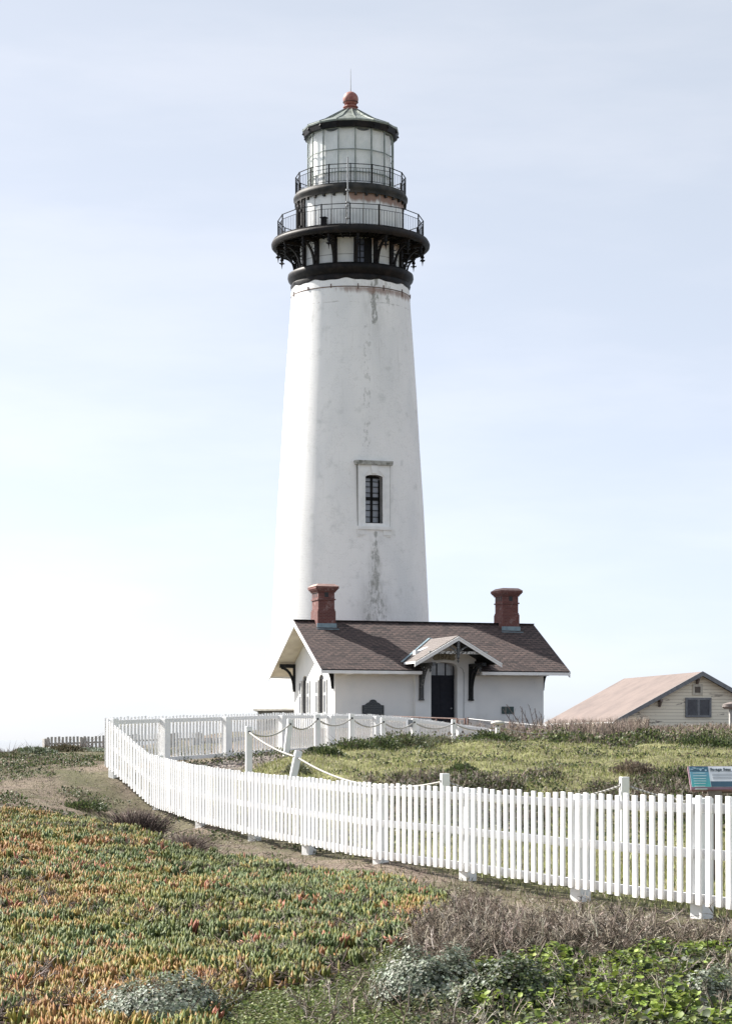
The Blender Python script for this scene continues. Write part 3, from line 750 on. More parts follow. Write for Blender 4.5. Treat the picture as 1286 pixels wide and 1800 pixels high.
# date stone
ds = MB().prism([(5.0,4.02),(5.75,4.02),(5.82,4.14),(5.75,4.3),(5.0,4.3),(4.93,4.14)], lambda q, z: Vector((q,-.36,z)), Vector((0,.05,0)))
ds = MB(); ds.prism([(5.06,3.93),(6.10,3.93),(6.18,4.02),(6.12,4.13),(6.18,4.22),(6.10,4.33),(5.06,4.33),(4.98,4.22),(5.04,4.13),(4.98,4.02)], lambda q, z: Vector((q,-.36,z)), Vector((0,.06,0)))
dso = ds.build('date_plate', simple('ochre_stone', (.34,.31,.24), .8, scale=6), bay)
def text(name, body, size, mat, parent, mw, align='LEFT'):
    cu = bpy.data.curves.new('t', 'FONT'); cu.body = body; cu.size = size; cu.extrude = .006; cu.align_x = align
    ob = bpy.data.objects.new('t', cu); COL.objects.link(ob); bpy.context.view_layer.update()
    me = bpy.data.meshes.new_from_object(ob.evaluated_get(bpy.context.evaluated_depsgraph_get()))
    bpy.data.objects.remove(ob); me.transform(mw); me.materials.clear(); me.materials.append(mat)
    o = bpy.data.objects.new(name, me); COL.objects.link(o); o.parent = parent; return o
RX = Matrix.Rotation(PI/2, 4, 'X')
text('date_lettering', '1872', .36, simple('faded_letter', (.15,.13,.10), .8), dso, Matrix.Translation((5.2,-.365,4.0)) @ RX)
bay_top = MB().prism([(4.3,4.395),(6.95,4.395),(5.62,4.97)], lambda q, z: Vector((q,-.318,z)), Vector((0,.6,0)))
bay_top.build('gable_wall', M['plaster'], bay)
# windows on the gable side
for i, (a, b) in enumerate(WINS):
    w = MB().prism(arch2(a, b, 1.32, 3.02, .24), lambda q, z: Vector((.075, q, z)), Vector((.04, 0, 0))).build('window', M['dark'], house, HO)
    f = MB()
    for q in (a+.03, b-.03, (a+b)/2): f.box((.045,q-.02,1.34),(.07,q+.02,3.0))
    for q in (1.38,2.2,3.02): f.box((.048,a+.01,q-.02),(.07,b-.01,q+.02))
    f.build('sash', M['black'], w)
    for sgn, (c0, c1) in ((-1, (a-.60, a-.03)), (1, (b+.03, b+.52))):
        s = MB()
        for q0, q1 in ((c0, c0+.09), (c1-.09, c1)): s.box((-.055,q0,1.25),(-.02,q1,3.0))
        for z0, z1 in ((1.25,1.36),(2.2,2.32),(2.9,3.02)): s.box((-.053,c0+.09,z0),(-.022,c1-.09,z1))
        so_ = s.build('shutter', simple('pale_shutter_paint', (.66,.67,.66), .6), w)
        l = MB()
        for q in np.arange(1.38, 2.9, .055):
            if 2.16 < q < 2.32: continue
            l.box((-.046,c0+.09,q),(-.030,c1-.09,q+.03))
        l.box((-.029,c0+.09,1.3),(-.021,c1-.09,2.95))
        l.build('louvres', M['greytrim'], so_)
# roof slopes
def slab(u0, u1, va, za, vb, zb, th, name, mat, parent, loc=(0,0,0), uvs=True):
    d = Vector((0, vb-va, zb-za)); L = d.length; nrm = Vector((0, -(zb-za), vb-va)).normalized()
    if nrm.z < 0: nrm = -nrm
    A = [Vector((u0,va,za)), Vector((u1,va,za)), Vector((u1,vb,zb)), Vector((u0,vb,zb))]
    B = [p-nrm*th for p in A]
    me = bpy.data.meshes.new(name); me.from_pydata([*A, *B], [], [(0,1,2,3),(7,6,5,4),(0,4,5,1),(1,5,6,2),(2,6,7,3),(3,7,4,0)])
    uvl = me.uv_layers.new(); co = [(u0,0),(u1,0),(u1,L),(u0,L)]*2
    for p in me.polygons:
        for li in p.loop_indices: uvl.data[li].uv = co[me.loops[li].vertex_index]
    me.materials.append(mat); o = bpy.data.objects.new(name, me); COL.objects.link(o); o.parent = parent; o.location = loc
    bm = bmesh.new(); bm.from_mesh(me); bmesh.ops.recalc_face_normals(bm, faces=bm.faces); bm.to_mesh(me); bm.free()
    return o
U0, U1, E_ = -1.06, LU+.93, 1.25
rfF = slab(U0, U1, -E_, 3.40, VR, 6.01, .05, 'roof', M['shingle'], house, HO)
rfB = slab(U0, U1, DV+E_, 3.40, VR, 6.01, .05, 'roof_slope', M['shingle'], rfF)
MB().bar((U0,VR,6.03),(U1,VR,6.03),.22,.05).build('ridge_cap', M['shingle'], rfF)
so2 = slab(U0+.04, U1-.04, -E_+.03, 3.345, VR, 5.955, .05, 'soffit', M['cream'], rfF)
rcut = lambda: MB().box((4.12,-E_-.2,2.9),(7.20,-.05,4.6))
cut(rfF, rcut()); cut(so2, rcut())
slab(U0+.04, U1-.04, DV+E_-.03, 3.345, VR, 5.955, .05, 'soffit', M['cream'], rfF)
for a_, b_ in (((U0+.02,-E_-.01,3.20),(4.1,-E_+.03,3.35)), ((7.25,-E_-.01,3.20),(U1-.02,-E_+.03,3.35)), ((U0+.02,DV+E_-.03,3.20),(U1-.02,DV+E_+.01,3.35))): MB().box(a_, b_).build('eave_fascia', M['white'], rfF)
for q in np.arange(.6, LU, .85):
    if not 4.0 < q < 7.3: MB().box((q-.05,-E_+.04,3.18),(q+.05,.0,3.32)).build('rafter_tail', M['white'], rfF)
for u in (U0, U1):
    mb = MB()
    du = Vector((.05 if u < 0 else -.05, 0, 0))
    for sv in (-1, 1):
        v0 = VR + sv*(VR+E_)
        for k, (top, dp, off) in enumerate(((-.06,.24,0),(-.02,.09,-.02))):
            z0, z1 = 3.40+top, 6.01+top
            A = [Vector((u,v0,z0)),Vector((u,VR,z1)),Vector((u,VR,z1-dp)),Vector((u,v0,z0-dp))]
            dd = du*(1+k*.4); A = [p+Vector((off if u < 0 else -off,0,0)) for p in A]
            B = [p+dd for p in A]; mb.add(A+B, [(0,1,2,3),(7,6,5,4),(0,4,5,1),(1,5,6,2),(2,6,7,3),(3,7,4,0)])
    mb.build('bargeboard', M['white'], rfF)
# gable brackets
def gbracket(u, v, sgn):
    mb = MB(); z1 = roofz(v)-.22 if v > 0 else 3.6
    z1 = 3.92; L = .82
    mb.box((min(u, u+sgn*.10), v-.08, 2.48), (max(u, u+sgn*.10), v+.08, z1)); mb.box((min(u, u+sgn*L), v-.08, z1-.20), (max(u, u+sgn*L), v+.08, z1))
    for i in range(7):
        a, b = i/7*PI/2, (i+1)/7*PI/2
        mb.bar((u+sgn*(.06+.68*(1-math.cos(a))), v, 2.6+1.12*math.sin(a)), (u+sgn*(.06+.68*(1-math.cos(b))), v, 2.6+1.12*math.sin(b)), .12, .11, up=Vector((0,1,0)))
    mb.build('gable_bracket', M['darkwood'], house, HO)
for u, s in ((0, -1), (LU, 1)):
    for v in (.22, DV-.15): gbracket(u, v, s)
# chimneys
def chimney(u, v=VR-.05):
    hx, hy = .425, .55; e = MB()
    def lay(g, z0, z1): e.box((u-hx-g, v-hy-g, z0), (u+hx+g, v+hy+g, z1))
    lay(.05,5.5,6.48); lay(.025,6.48,6.56); lay(0,6.56,7.03); lay(.05,7.03,7.10); lay(0,7.10,7.42); lay(.05,7.42,7.48); lay(.09,7.48,7.54); lay(.14,7.54,7.60); lay(.18,7.60,7.72)
    for q in (0, 1):
        pass
    c = e.build('chimney', M['brick'], house, HO)
    n = MB(); x0, x1, y0, y1 = u-hx-.2, u+hx+.2, v-hy-.2, v+hy+.2
    n.add([(x0,y0,7.715),(x1,y0,7.715),(x1,y1,7.715),(x0,y1,7.715),(u-hx,v-hy,7.85),(u+hx,v-hy,7.85),(u+hx,v+hy,7.85),(u-hx,v+hy,7.85)], [(3,2,1,0),(4,5,6,7),(0,1,5,4),(1,2,6,5),(2,3,7,6),(3,0,4,7)])
    n.build('chimney_cap', simple('pale_brick_cap', (.42,.28,.25), .85, scale=6), c)
    n = MB(); n.box((u-.09,v-hy-.004,7.18),(u+.11,v-hy+.02,7.42)); 
    for q in (-.3,0,.3): n.box((u-hx-.004,v+q-.07,7.18),(u-hx+.02,v+q+.07,7.42))
    n.build('smoke_opening', M['dark'], c)
    n = MB(); fz = roofz(v-hy-.1); n.box((u-hx-.09,v-hy-.09,fz-.1),(u+hx+.09,v-hy-.045,fz+.22)); n.box((u-hx-.17,v-hy-.28,roofz(v-hy-.28)-.0),(u+hx+.17,v-hy-.05,roofz(v-hy-.28)+.04))
    n.build('chimney_flashing', M['flash'], c)
chimney(.48); chimney(10.45)
# porch hood
pc, hw_, pz1, pz0, vf = 5.60, 2.22, 5.08, 3.80, -2.3
def cross_v(z): return VR - (6.01-z)/SL      # v where the main roof reaches height z
vs = []; fs = []; uvs = []
hood = None
for sg in (-1, 1):
    th = .07
    A = [Vector((pc, vf, pz1)), Vector((pc+sg*hw_, vf, pz0)), Vector((pc+sg*hw_, cross_v(pz0)+.1, pz0)), Vector((pc, cross_v(pz1)+.1, pz1))]
    B = [p-Vector((0,0,th)) for p in A]
    me = bpy.data.meshes.new('hood_slope'); me.from_pydata([*A, *B], [], [(0,1,2,3),(7,6,5,4),(0,4,5,1),(1,5,6,2),(2,6,7,3),(3,7,4,0)])
    uvl = me.uv_layers.new()
    for p in me.polygons:
        for li in p.loop_indices:
            w = ([*A, *B])[me.loops[li].vertex_index]; uvl.data[li].uv = (w.y, (w.x-pc)*sg*-1.16)
    bm = bmesh.new(); bm.from_mesh(me); bmesh.ops.recalc_face_normals(bm, faces=bm.faces); bm.to_mesh(me); bm.free()
    me.materials.append(M['shingle_pale'])
    o = bpy.data.objects.new('porch_roof' if hood is None else 'porch_roof_slope', me); COL.objects.link(o)
    if hood is None: hood = o; o.parent = house; o.location = HO
    else: o.parent = hood
    # bargeboards
    b = MB(); dz = .02
    for (o0, dp, thk) in ((0,.20,.05),(-.03,.07,.05)):
        p = [Vector((pc, vf+o0-.01, pz1-.05)), Vector((pc+sg*(hw_+.05), vf+o0-.01, pz0-.05-.02)), Vector((pc+sg*(hw_+.05), vf+o0-.01, pz0-.05-.02-dp)), Vector((pc, vf+o0-.01, pz1-.05-dp))]
        q = [k+Vector((0,-thk,0)) for k in p]; b.add(p+q, [(0,1,2,3),(7,6,5,4),(0,4,5,1),(1,5,6,2),(2,6,7,3),(3,7,4,0)])
    b.build('bargeboard', M['white'], hood)
    b = MB(); b.bar((pc+sg*hw_, vf, pz0-.06), (pc+sg*hw_, cross_v(pz0), pz0-.06), .04, .10); b.build('eave_fascia', M['white'], hood)
    b = MB(); b.bar((pc+sg*.1, -.0, pz1-.16),(pc+sg*(hw_-.08), -.0, pz0-.14), .5, .05)
    b = MB()   # dark boarding under the slope
    p = [Vector((pc, vf+.06, pz1-.09)), Vector((pc+sg*(hw_-.06), vf+.06, pz0-.055)), Vector((pc+sg*(hw_-.06), 0, pz0-.055)), Vector((pc, 0, pz1-.09))]
    q = [k-Vector((0,0,.03)) for k in p]; b.add(p+q, [(0,1,2,3),(7,6,5,4),(0,4,5,1),(1,5,6,2),(2,6,7,3),(3,7,4,0)])
    b.build('soffit', M['darkwood'], hood)
for sg in (-1, 1): MB().bar((pc+sg*(hw_+.12), cross_v(pz0)-.12, pz0+.02), (pc+sg*.02, cross_v(pz1)-.02, pz1+.05), .12, .03).build('valley_flashing', M['flash'], hood)
b = MB(); b.bar((pc-1.5, vf+.12, 4.24), (pc+1.55, vf+.12, 4.24), .12, .13)
b.build('tie_beam', M['peel'], hood)
b = MB(); b.bar((pc, vf+.02, 4.98), (pc, vf+.02, 4.05), .13, .13); b.lathe([(.05,4.05),(.08,3.98),(.03,3.90),(.06,3.84),(.005,3.72)], 6, c=(pc, vf+.02))
b.build('king_post', M['peeldark'], hood)
b = MB()
for sg in (-1, 1):
    pts = [(pc+sg*(.05+.5*q), vf+.03, 4.28+.22*math.sin(q*PI*.5)+.05*q) for q in np.linspace(0, 1, 6)]
    for i in range(5): b.bar(pts[i], pts[i+1], .07, .06, up=Vector((0,1,0)))
b.build('curved_brace', M['peeldark'], hood)
for u in (4.36, 6.98):
    b = MB(); f0 = -.33
    b.box((u-.11, f0-.12, 1.98), (u+.11, f0-.003, 3.75)); b.box((u-.13, f0-.15, 1.93), (u+.13, f0-.001, 2.0))
    for i in range(8):
        a, c_ = i/8*1.35, (i+1)/8*1.35
        g_ = lambda q: (u, f0-.08-1.45*(1-math.cos(q)), 2.15+1.58*math.sin(q))
        b.bar(g_(a), g_(c_), .14, .15, up=Vector((1,0,0)))
    b.box((u-.09, vf+.02, 3.60), (u+.09, f0, 3.76))
    b.bar((u, f0-.1, 3.1), (u, f0-.75, 3.6), .09, .09)
    b.build('porch_bracket', M['peeldark'] if u < 5 else M['darkwood'], hood)
    b = MB(); b.lathe([(.04,3.6),(.09,3.52),(.04,3.44),(.07,3.38),(.005,3.28)], 6, c=(u, f0-1.35)); b.build('drop_finial', M['peeldark'], hood)
b = MB(); b.box((4.7,-1.3,.3),(6.6,-.33,.62)); b.box((4.85,-.95,.62),(6.45,-.33,.72)); b.build('door_step', M['concrete'], house, HO)

# plaques
tab = thing('wall_tablet', 'dark bronze tablet with a curved ornate top on the white wall left of the door', 'plaque', Vector((-1.53,106,1.0)) + Matrix.Rotation(TH, 3, 'Z') @ Vector((1.96,0,0)), TH)
zz = -1.0
mb = MB(); arcp = [(-.56,1.0+zz+.12),(.56,1.12+zz),(.56,1.68+zz),(.42,1.70+zz),(.30,1.80+zz),(.20,1.83+zz)]
arcp += [(.19*math.cos(a), 1.83+zz+.14*math.sin(a)) for a in np.linspace(.2, PI-.2, 6)] + [(-.20,1.83+zz),(-.30,1.80+zz),(-.42,1.70+zz),(-.56,1.68+zz)]
mb.prism(arcp, lambda a, b: Vector((a,-.07,b)), Vector((0,.06,0))); mb.build('plate', M['bronze'], tab)
mb = MB()
for q in (1.64,1.56): mb.box((-.46,-.08,q+zz),(.46,-.069,q+zz+.025))
for q in np.arange(1.16,1.5,.06):
    x0 = -.44
    while x0 < .40:
        l = random.uniform(.05,.15); mb.box((x0,-.078,q+zz),(x0+l,-.069,q+zz+.02)); x0 += l+.03
mb.build('raised_lettering', simple('worn_bronze', (.10,.115,.12), .5), tab)
gp = thing('wall_plaque', 'small plain dark green rectangular plaque on the white wall right of the door', 'plaque', Vector((-1.53,106,1.29)) + Matrix.Rotation(TH, 3, 'Z') @ Vector((9.09,0,0)), TH)
MB().box((-.32,-.06,0),(.32,-.005,.36)).build('plate', M['greenplq'], gp)
mb = MB()
for q in (.28,.21,.15,.09): mb.box((-.25,-.068,q),(random.uniform(.1,.25),-.061,q+.02))
mb.build('raised_lettering', simple('plaque_letters', (.05,.09,.085), .5), gp)

# ------------------------------------------------------------------ barn
bx0 = Vector((14.13/1.0, 0, 0)); BA = math.atan2(2.8, 14)
apx = P(1234.6, 1180.7, 122)
barn = thing('barn', 'cream weatherboard barn with pink-brown roof and peeling paint at the right edge', 'barn', (apx.x, apx.y, .3), BA)
az = apx.z; m_ = 2.74/5.1; HWB = 5.2; GL = 14.2; WB = 4.75
BO = (0, 0, -.3)
w = MB().prism([(-WB,0),(WB,0),(WB,az-m_*WB-.18),(0,az-.18),(-WB,az-m_*WB-.18)], lambda a, b: Vector((a,.45,b)), Vector((0,GL-.9,0))).build('wall', M['siding'], barn, BO)
first = None
for sg in (-1, 1):
    A = [Vector((0,0,az)), Vector((sg*HWB,0,az-m_*HWB)), Vector((sg*HWB,GL,az-m_*HWB)), Vector((0,GL,az))]; B = [p-Vector((0,0,.12)) for p in A]
    me = bpy.data.meshes.new('roof'); me.from_pydata([*A,*B], [], [(0,1,2,3),(7,6,5,4),(0,4,5,1),(1,5,6,2),(2,6,7,3),(3,7,4,0)])
    uvl = me.uv_layers.new()
    for p in me.polygons:
        for li in p.loop_indices:
            q = ([*A,*B])[me.loops[li].vertex_index]; uvl.data[li].uv = (q.y, q.x*1.13)
    bm = bmesh.new(); bm.from_mesh(me); bmesh.ops.recalc_face_normals(bm, faces=bm.faces); bm.to_mesh(me); bm.free()
    me.materials.append(M['barnroof']); o = bpy.data.objects.new('roof' if first is None else 'roof_slope', me); COL.objects.link(o)
    if first is None: first = o; o.parent = barn; o.location = BO
    else: o.parent = first
    b = MB(); p = [Vector((0,-.02,az+.02)),Vector((sg*(HWB+.02),-.02,az-m_*HWB+.02)),Vector((sg*(HWB+.02),-.02,az-m_*HWB-.22)),Vector((0,-.02,az-.24))]
    q = [k+Vector((0,.06,0)) for k in p]; b.add(p+q, [(0,1,2,3),(7,6,5,4),(0,4,5,1),(1,5,6,2),(2,6,7,3),(3,7,4,0)]); b.build('bargeboard', M['greytrim'], first)
    b = MB().bar((sg*(HWB+.03),.1,az-m_*HWB-.10),(sg*(HWB+.03),GL,az-m_*HWB-.10),.09,.09); b.build('gutter', M['white'], first)
wx = P(1231, 0, 122).x-apx.x
wn_ = MB().box((-.66,.43,1.92),(1.58-.66+.6-.0,.50,3.0)); 
Z1, Z0 = (1300-1226.5)/FPX*122, (1300-1261)/FPX*122; X0, X1 = (1207-1234.6)/FPX*122, (1255-1234.6)/FPX*122
bw = MB().box((X0,.36,Z0),(X1,.46,Z0+.11)).box((X0,.36,Z1-.11),(X1,.46,Z1)).box((X0,.365,Z0+.11),(X0+.12,.46,Z1-.11)).box((X1-.12,.365,Z0+.11),(X1,.46,Z1-.11)).box(((X0+X1)/2-.07,.365,Z0+.11),((X0+X1)/2+.07,.46,Z1-.11)).build('window', M['greytrim'], barn, BO)
MB().box((X0+.1,.42,Z0+.1),(X1-.1,.447,Z1-.1)).build('pane', M['glass'], bw)
b = MB()
for c in ((X0*3+X1)/4, (X0+X1*3)/4): b.box((c-.25,.405,Z0+.14),(c+.25,.42,Z1-.14))
b.build('insect_screen', simple('grey_screen', (.085,.09,.105), .6), bw)
vx = (1230-1234.6)/FPX*122; vz = (1300-1212)/FPX*122
b = MB(); b.box((vx-.30,.40,vz-.32),(vx+.30,.455,vz+.30)); vt = b.build('vent_frame', simple('cream_trim', (.60,.565,.48), .7), barn, BO)
b = MB(); b.box((vx-.17,.385,vz-.18),(vx+.15,.40,vz+.16)); 
for q in np.arange(-.16,.15,.07): b.box((vx-.17,.37,vz+q),(vx+.15,.386,vz+q+.03))
b.build('vent_slats', simple('brown_slats', (.15,.13,.11), .8), vt)
for xx, zt in ((-.18, az-.28), (-2.42, az-m_*2.42-.28), (2.42, az-m_*2.42-.28)):
    b = MB(); b.box((xx-.07,.36,zt-.42),(xx+.07,.448,zt)); b.box((xx-.07,-.0,zt-.12),(xx+.07,.36,zt)); b.bar((xx,.38,zt-.38),(xx,.04,zt-.08),.10,.09); b.build('eave_bracket', M['woodpost'], barn, BO)

# dark capped post at right edge
pp = P(1290, 1262, 88); q = P(1289, 1246, 88)
bp = thing('capped_post', 'grey timber post with dark rounded cap at the right edge before the barn', 'post', (pp.x, 88, H(pp.x, 88)))
zt = q.z - H(pp.x, 88)
MB().box((-.20,-.14,-.4),(.28,.14,zt)).build('post', M['greywood'], bp, bevel=.01)
b = MB(); n = 14; prof_ = [(.05,-.13),(.42,-.13),(.50,-.05),(.47,.07),(.2,.15),(.02,.17)]
b.lathe(prof_, 16); b.v = [(x_*1.0, y_*.6, z_+zt+.12) for x_, y_, z_ in b.v]; b.build('cap', M['woodpost'], bp, smooth=30)

# ------------------------------------------------------------------ fences
def interp(line, s):
    for i in range(len(line)-1):
        d = math.hypot(line[i+1][0]-line[i][0], line[i+1][1]-line[i][1])
        if s <= d or i == len(line)-2:
            t_ = s/d; return Vector((line[i][0]+(line[i+1][0]-line[i][0])*t_, line[i][1]+(line[i+1][1]-line[i][1])*t_, 0)), math.atan2(line[i+1][1]-line[i][1], line[i+1][0]-line[i][0])
        s -= d
def total(line): return sum(math.hypot(line[i+1][0]-line[i][0], line[i+1][1]-line[i][1]) for i in range(len(line)-1))
def picket_fence(root, line, tops, hh, pitch, wd, th, side, mat, postmat, limit, posts, rails=(-.11,-.52,-.93), pw=.155, yaw=None, gap=.0, jit=.007, postdrop=.06):
    """pickets stand on the `side` side of the rails"""
    base = root.location
    cum = [0]
    for i in range(len(line)-1): cum.append(cum[-1]+math.hypot(line[i+1][0]-line[i][0], line[i+1][1]-line[i][1]))
    def top(s): return float(np.interp(s, cum, tops))
    pm = MB().box((-wd/2, -th/2, -hh), (wd/2, th/2, 0)).mesh('picket', mat, bevel=.003)
    cs = []
    s = 0.0; tot = total(line)
    while s <= tot:
        p, a = interp(line, s)
        cs.append((p, a, top(s))); s += pitch if (p.x > -4.1 or pitch < .2) else pitch*.66
    cs.sort(key=lambda c: c[0].y)
    rest = MB()
    for i, (p, a, z) in enumerate(cs):
        nrm = Vector((-math.sin(a), math.cos(a), 0))*side
        q = p + nrm*(.045+th/2+.002) ; z += random.gauss(0, jit)
        m = Matrix.Translation((q.x-base.x, q.y-base.y, z-base.z)) @ Matrix.Rotation(a + random.gauss(0, .02), 4, 'Z') @ Matrix.Rotation(random.gauss(0, .010), 4, 'Y')
        if pitch > .2 and p.x < -4.1 and side == 1: m = m @ Matrix.Diagonal((.66,1,1,1))
        if i < limit:
            o = bpy.data.objects.new('picket', pm); COL.objects.link(o); o.parent = root; o.matrix_local = m
        else: rest.box((-wd/2, -th/2, -hh), (wd/2, th/2, 0), m)
    if rest.v: ro_ = rest.build('picket', mat, root); ro_['kind'] = 'stuff'
    for k in range(len(line)-1):
        a = Vector((line[k][0]-base.x, line[k][1]-base.y, tops[k]-base.z)); b = Vector((line[k+1][0]-base.x, line[k+1][1]-base.y, tops[k+1]-base.z))
        for r in rails: MB().bar(a+Vector((0,0,r)), b+Vector((0,0,r)), .045, .085).build('rail', mat, root)
    for k in posts:
        x_, y_ = line[k]; j = min(k, len(line)-2); a = math.atan2(line[j+1][1]-line[j][1], line[j+1][0]-line[j][0])
        nrm = Vector((-math.sin(a), math.cos(a), 0))*side
        q = Vector((x_, y_, 0)) - nrm*(.03+pw/2)
        g0 = H(x_, y_); yw = a if yaw is None else yaw(x_, y_)
        MB().box((-pw/2,-pw/2,g0-.3-base.z),(pw/2,pw/2,tops[k]-postdrop-base.z), Matrix.Translation((q.x-base.x, q.y-base.y, 0)) @ Matrix.Rotation(yw, 4, 'Z')).build('post', postmat, root, bevel=.006)
yaw45 = lambda x, y: PI/4 - math.atan2(x, y)
ftops = [-.40,-.46,-.516,-.556,-.565,-.572,-.55,-.515,-.435,-.29,.44]
ff = thing('picket_fence', 'nearest white picket fence on square posts, curving from the right foreground to the left corner', 'fence', (2.96, 19.7, H(2.96, 19.7)))
picket_fence(ff, FL, ftops, .985, .205, .098, .022, 1, M['picket'], M['white'], 100, range(len(FL)), yaw=yaw45, postdrop=.02)
btops = [.44,.50,.57,.65,.69,.71,.66,.52,.40]
bf = thing('picket_fence', 'further white picket fence behind the rope posts, its rails and posts facing the viewer', 'fence', (-5.2, 43.7, H(-5.2, 43.7)))
picket_fence(bf, BL, btops, .99, .185, .085, .02, 1, M['picket'], M['white'], 100, range(1, len(BL)), rails=(-.10,-.93), yaw=lambda x, y: PI/4-math.atan2(x, y), pw=.16)
gl = [(-15.9,108),(-14.2,109),(-12.2,110),(-10.4,111.5),(-8.6,113)]; gt = [.10,.16,.24,.32,.38]
gf = thing('picket_fence', 'small weathered grey picket fence on the far crest at the left, open sky behind', 'fence', (-15.9, 108, -1.0))
picket_fence(gf, gl, gt, 1.25, .30, .12, .03, -1, M['greywood'], M['greywood'], 100, range(len(gl)), rails=(-.33,-1.0), pw=.30, jit=.02)
gl2 = [(-8.0,101),(-6.0,103),(-4.0,105)]
gf2 = thing('picket_fence', 'low grey picket fence glimpsed through the white fence left of the tower', 'fence', (-8.0, 101, -.7))
picket_fence(gf2, gl2, [.05,.12,.2], 1.0, .24, .12, .03, -1, M['greywood'], M['greywood'], 100, range(3), rails=(-.2,-.8), pw=.2, jit=.02)

# ------------------------------------------------------------------ rope barrier
front = [(-2.22,41,1277,0,'leftmost white rope post, ropes forking left of the lawn'),
         (-1.37,37,1318,12,'white rope post leaning to the right at the near left of the lawn'),
         (1.13,31,1360,0,'lone white rope post standing behind the middle of the near fence'),
         (3.70,31,1366,0,'lone white rope post behind the near fence, left of the information panel')]
back = [(-1.78,48,1264,7,'leaning white rope post beside the gravel path, before the gable windows'),
        (-1.15,51,1256,0,'white rope post just left of the gable corner of the white building'),
        (-.36,54,1255,0,'white rope post left of the bronze tablet'),
        (.45,57,1262,0,'white rope post below the bronze tablet'),
        (1.33,60,1263,0,'white rope post with a grey box on it, left of the dark door'),
        (2.55,63,1265,0,'white rope post below the right side of the dark door'),
        (4.05,66.5,1270,0,'broken white rope post topped by a pale lump among brown weeds')]
RP = []
def rope_post(x, y, py, tilt, label, w=.118):
    g0 = H(x, y); zt = (1300-py)/FPX*y; h = max(zt-g0, .5)
    t_ = thing('rope_post', label, 'post', (x, y, g0), .12, 'white posts of the rope barrier')
    t_.rotation_euler = (0, R(tilt), .25)
    o = MB().box((-w/2,-w/2,-.35),(w/2,w/2,h)).build('post', M['white'], t_, bevel=.008)
    b = MB()
    for k in range(10):
        pass
    hx_ = w/2+.006
    b.tube([(-hx_,0,h-.11),(hx_,0,h-.11)] if y < 40 else [(0,-hx_,h-.11),(0,hx_,h-.11)], .026, 10).build('rope_hole', M['dark'], t_)
    m = Matrix.Translation((x, y, g0)) @ t_.rotation_euler.to_matrix().to_4x4()
    top = m @ Vector((0, 0, h-.11)); RP.append(top)
    return t_, h
for f in front: rope_post(*f)
for i, f in enumerate(back):
    t_, h = rope_post(*f)
    if i == 4:
        MB().box((-.20,-.10,h-.24),(-.07,.08,h-.04)).build('junction_box', simple('grey_box', (.25,.27,.30), .5), t_)
    if i == 6:
        MB().ball((0,0,h-.02), .22, 10, 6, .35).build('lump', M['concrete'], t_, smooth=True)
def rope(pairs, name, label, r=.019):
    vs = []; fs = []; uvs = []
    for (a, b, sag) in pairs:
        n = 28; k = 7; L = (b-a).length; b0 = len(vs)
        pts = [a.lerp(b, i/n)-Vector((0,0,sag*4*(i/n)*(1-i/n))) for i in range(n+1)]
        for i, p in enumerate(pts):
            d = (pts[min(i+1, n)]-pts[max(i-1, 0)]).normalized(); x_ = d.cross(Vector((0,0,1))).normalized(); y_ = x_.cross(d)
            for j in range(k+1):
                an = 2*PI*j/k; vs.append(p+(x_*math.cos(an)+y_*math.sin(an))*r); uvs.append((L*i/n, j/k))
        for i in range(n):
            for j in range(k): q = b0+i*(k+1)+j; fs.append((q, q+1, q+k+2, q+k+1))
    me = bpy.data.meshes.new(name); me.from_pydata(vs, [], fs); me.materials.append(M['rope']); ul = me.uv_layers.new()
    for l in me.loops: ul.data[l.index].uv = uvs[l.vertex_index]
    me.polygons.foreach_set('use_smooth', [True]*len(me.polygons))
    o = bpy.data.objects.new(name, me); COL.objects.link(o); tag(o, label, 'rope'); return o
e1 = Vector((6.6, 30.5, -.62))
rope([(RP[0],RP[1],.06),(RP[1],RP[2],.26),(RP[2],RP[3],.26),(RP[3],e1,.30)], 'barrier_rope', 'thick twisted rope sagging between the white posts just behind the near fence', .018)
e2 = Vector((6.5, 70, .35))
rope([(RP[0],RP[4],.16)]+[(RP[i],RP[i+1],.17) for i in range(4, 10)]+[(RP[10],e2,.2)], 'barrier_rope', 'twisted rope looped along the far row of white posts in front of the lighthouse', .019)

# ------------------------------------------------------------------ information panel
gz = H(4.25, 25)
pn = thing('information_panel', 'tilted teal and white information panel on timber legs behind the fence at the right', 'sign', (4.25, 25.0, gz))
zc = (1300-1371)/FPX*25.0 - gz
X0 = 1214; wid = 1.02; xl = (1214-643)/FPX*25.0-4.25
TM = Matrix.Translation((xl, 0, zc-.125)) @ Matrix.Rotation(R(3), 4, 'Z') @ Matrix.Rotation(R(-38), 4, 'X')
hp = .34
def flat(mb, x0, x1, y0, y1, t0, t1): return mb.box((x0, -t1, y0), (x1, -t0, y1), TM)
bd = MB(); flat(bd, 0, wid, 0, hp, -.02, .02); bd = bd.build('board', simple('purple_brown_edge', (.26,.15,.19), .5), pn)
def pan(name, x0, x1, y0, y1, col, lvl=.022, rough=.3):
    m = MB(); flat(m, x0, x1, y0, y1, .0, lvl); return m.build(name, simple(name+'_ink', col, rough, .12, scale=9, bump=0), bd)
pan('white_field', .012, wid-.012, .035, hp-.006, (.78,.81,.84))
t = NT('teal_gradient_print'); x, y, z = t.xyz(); 
c = t.mix(t.ramp(z, zc-.12, zc+.10), (.06,.40,.37), (.12,.30,.40))
M['teal'] = t.out(c, .3)
m = MB(); flat(m, .014, .235, .037, hp-.085, 0, .024); m.build('teal_column', M['teal'], bd)
pan('picture_strip', .014, .235, hp-.083, hp-.008, (.05,.14,.20), .0245)
m = MB()
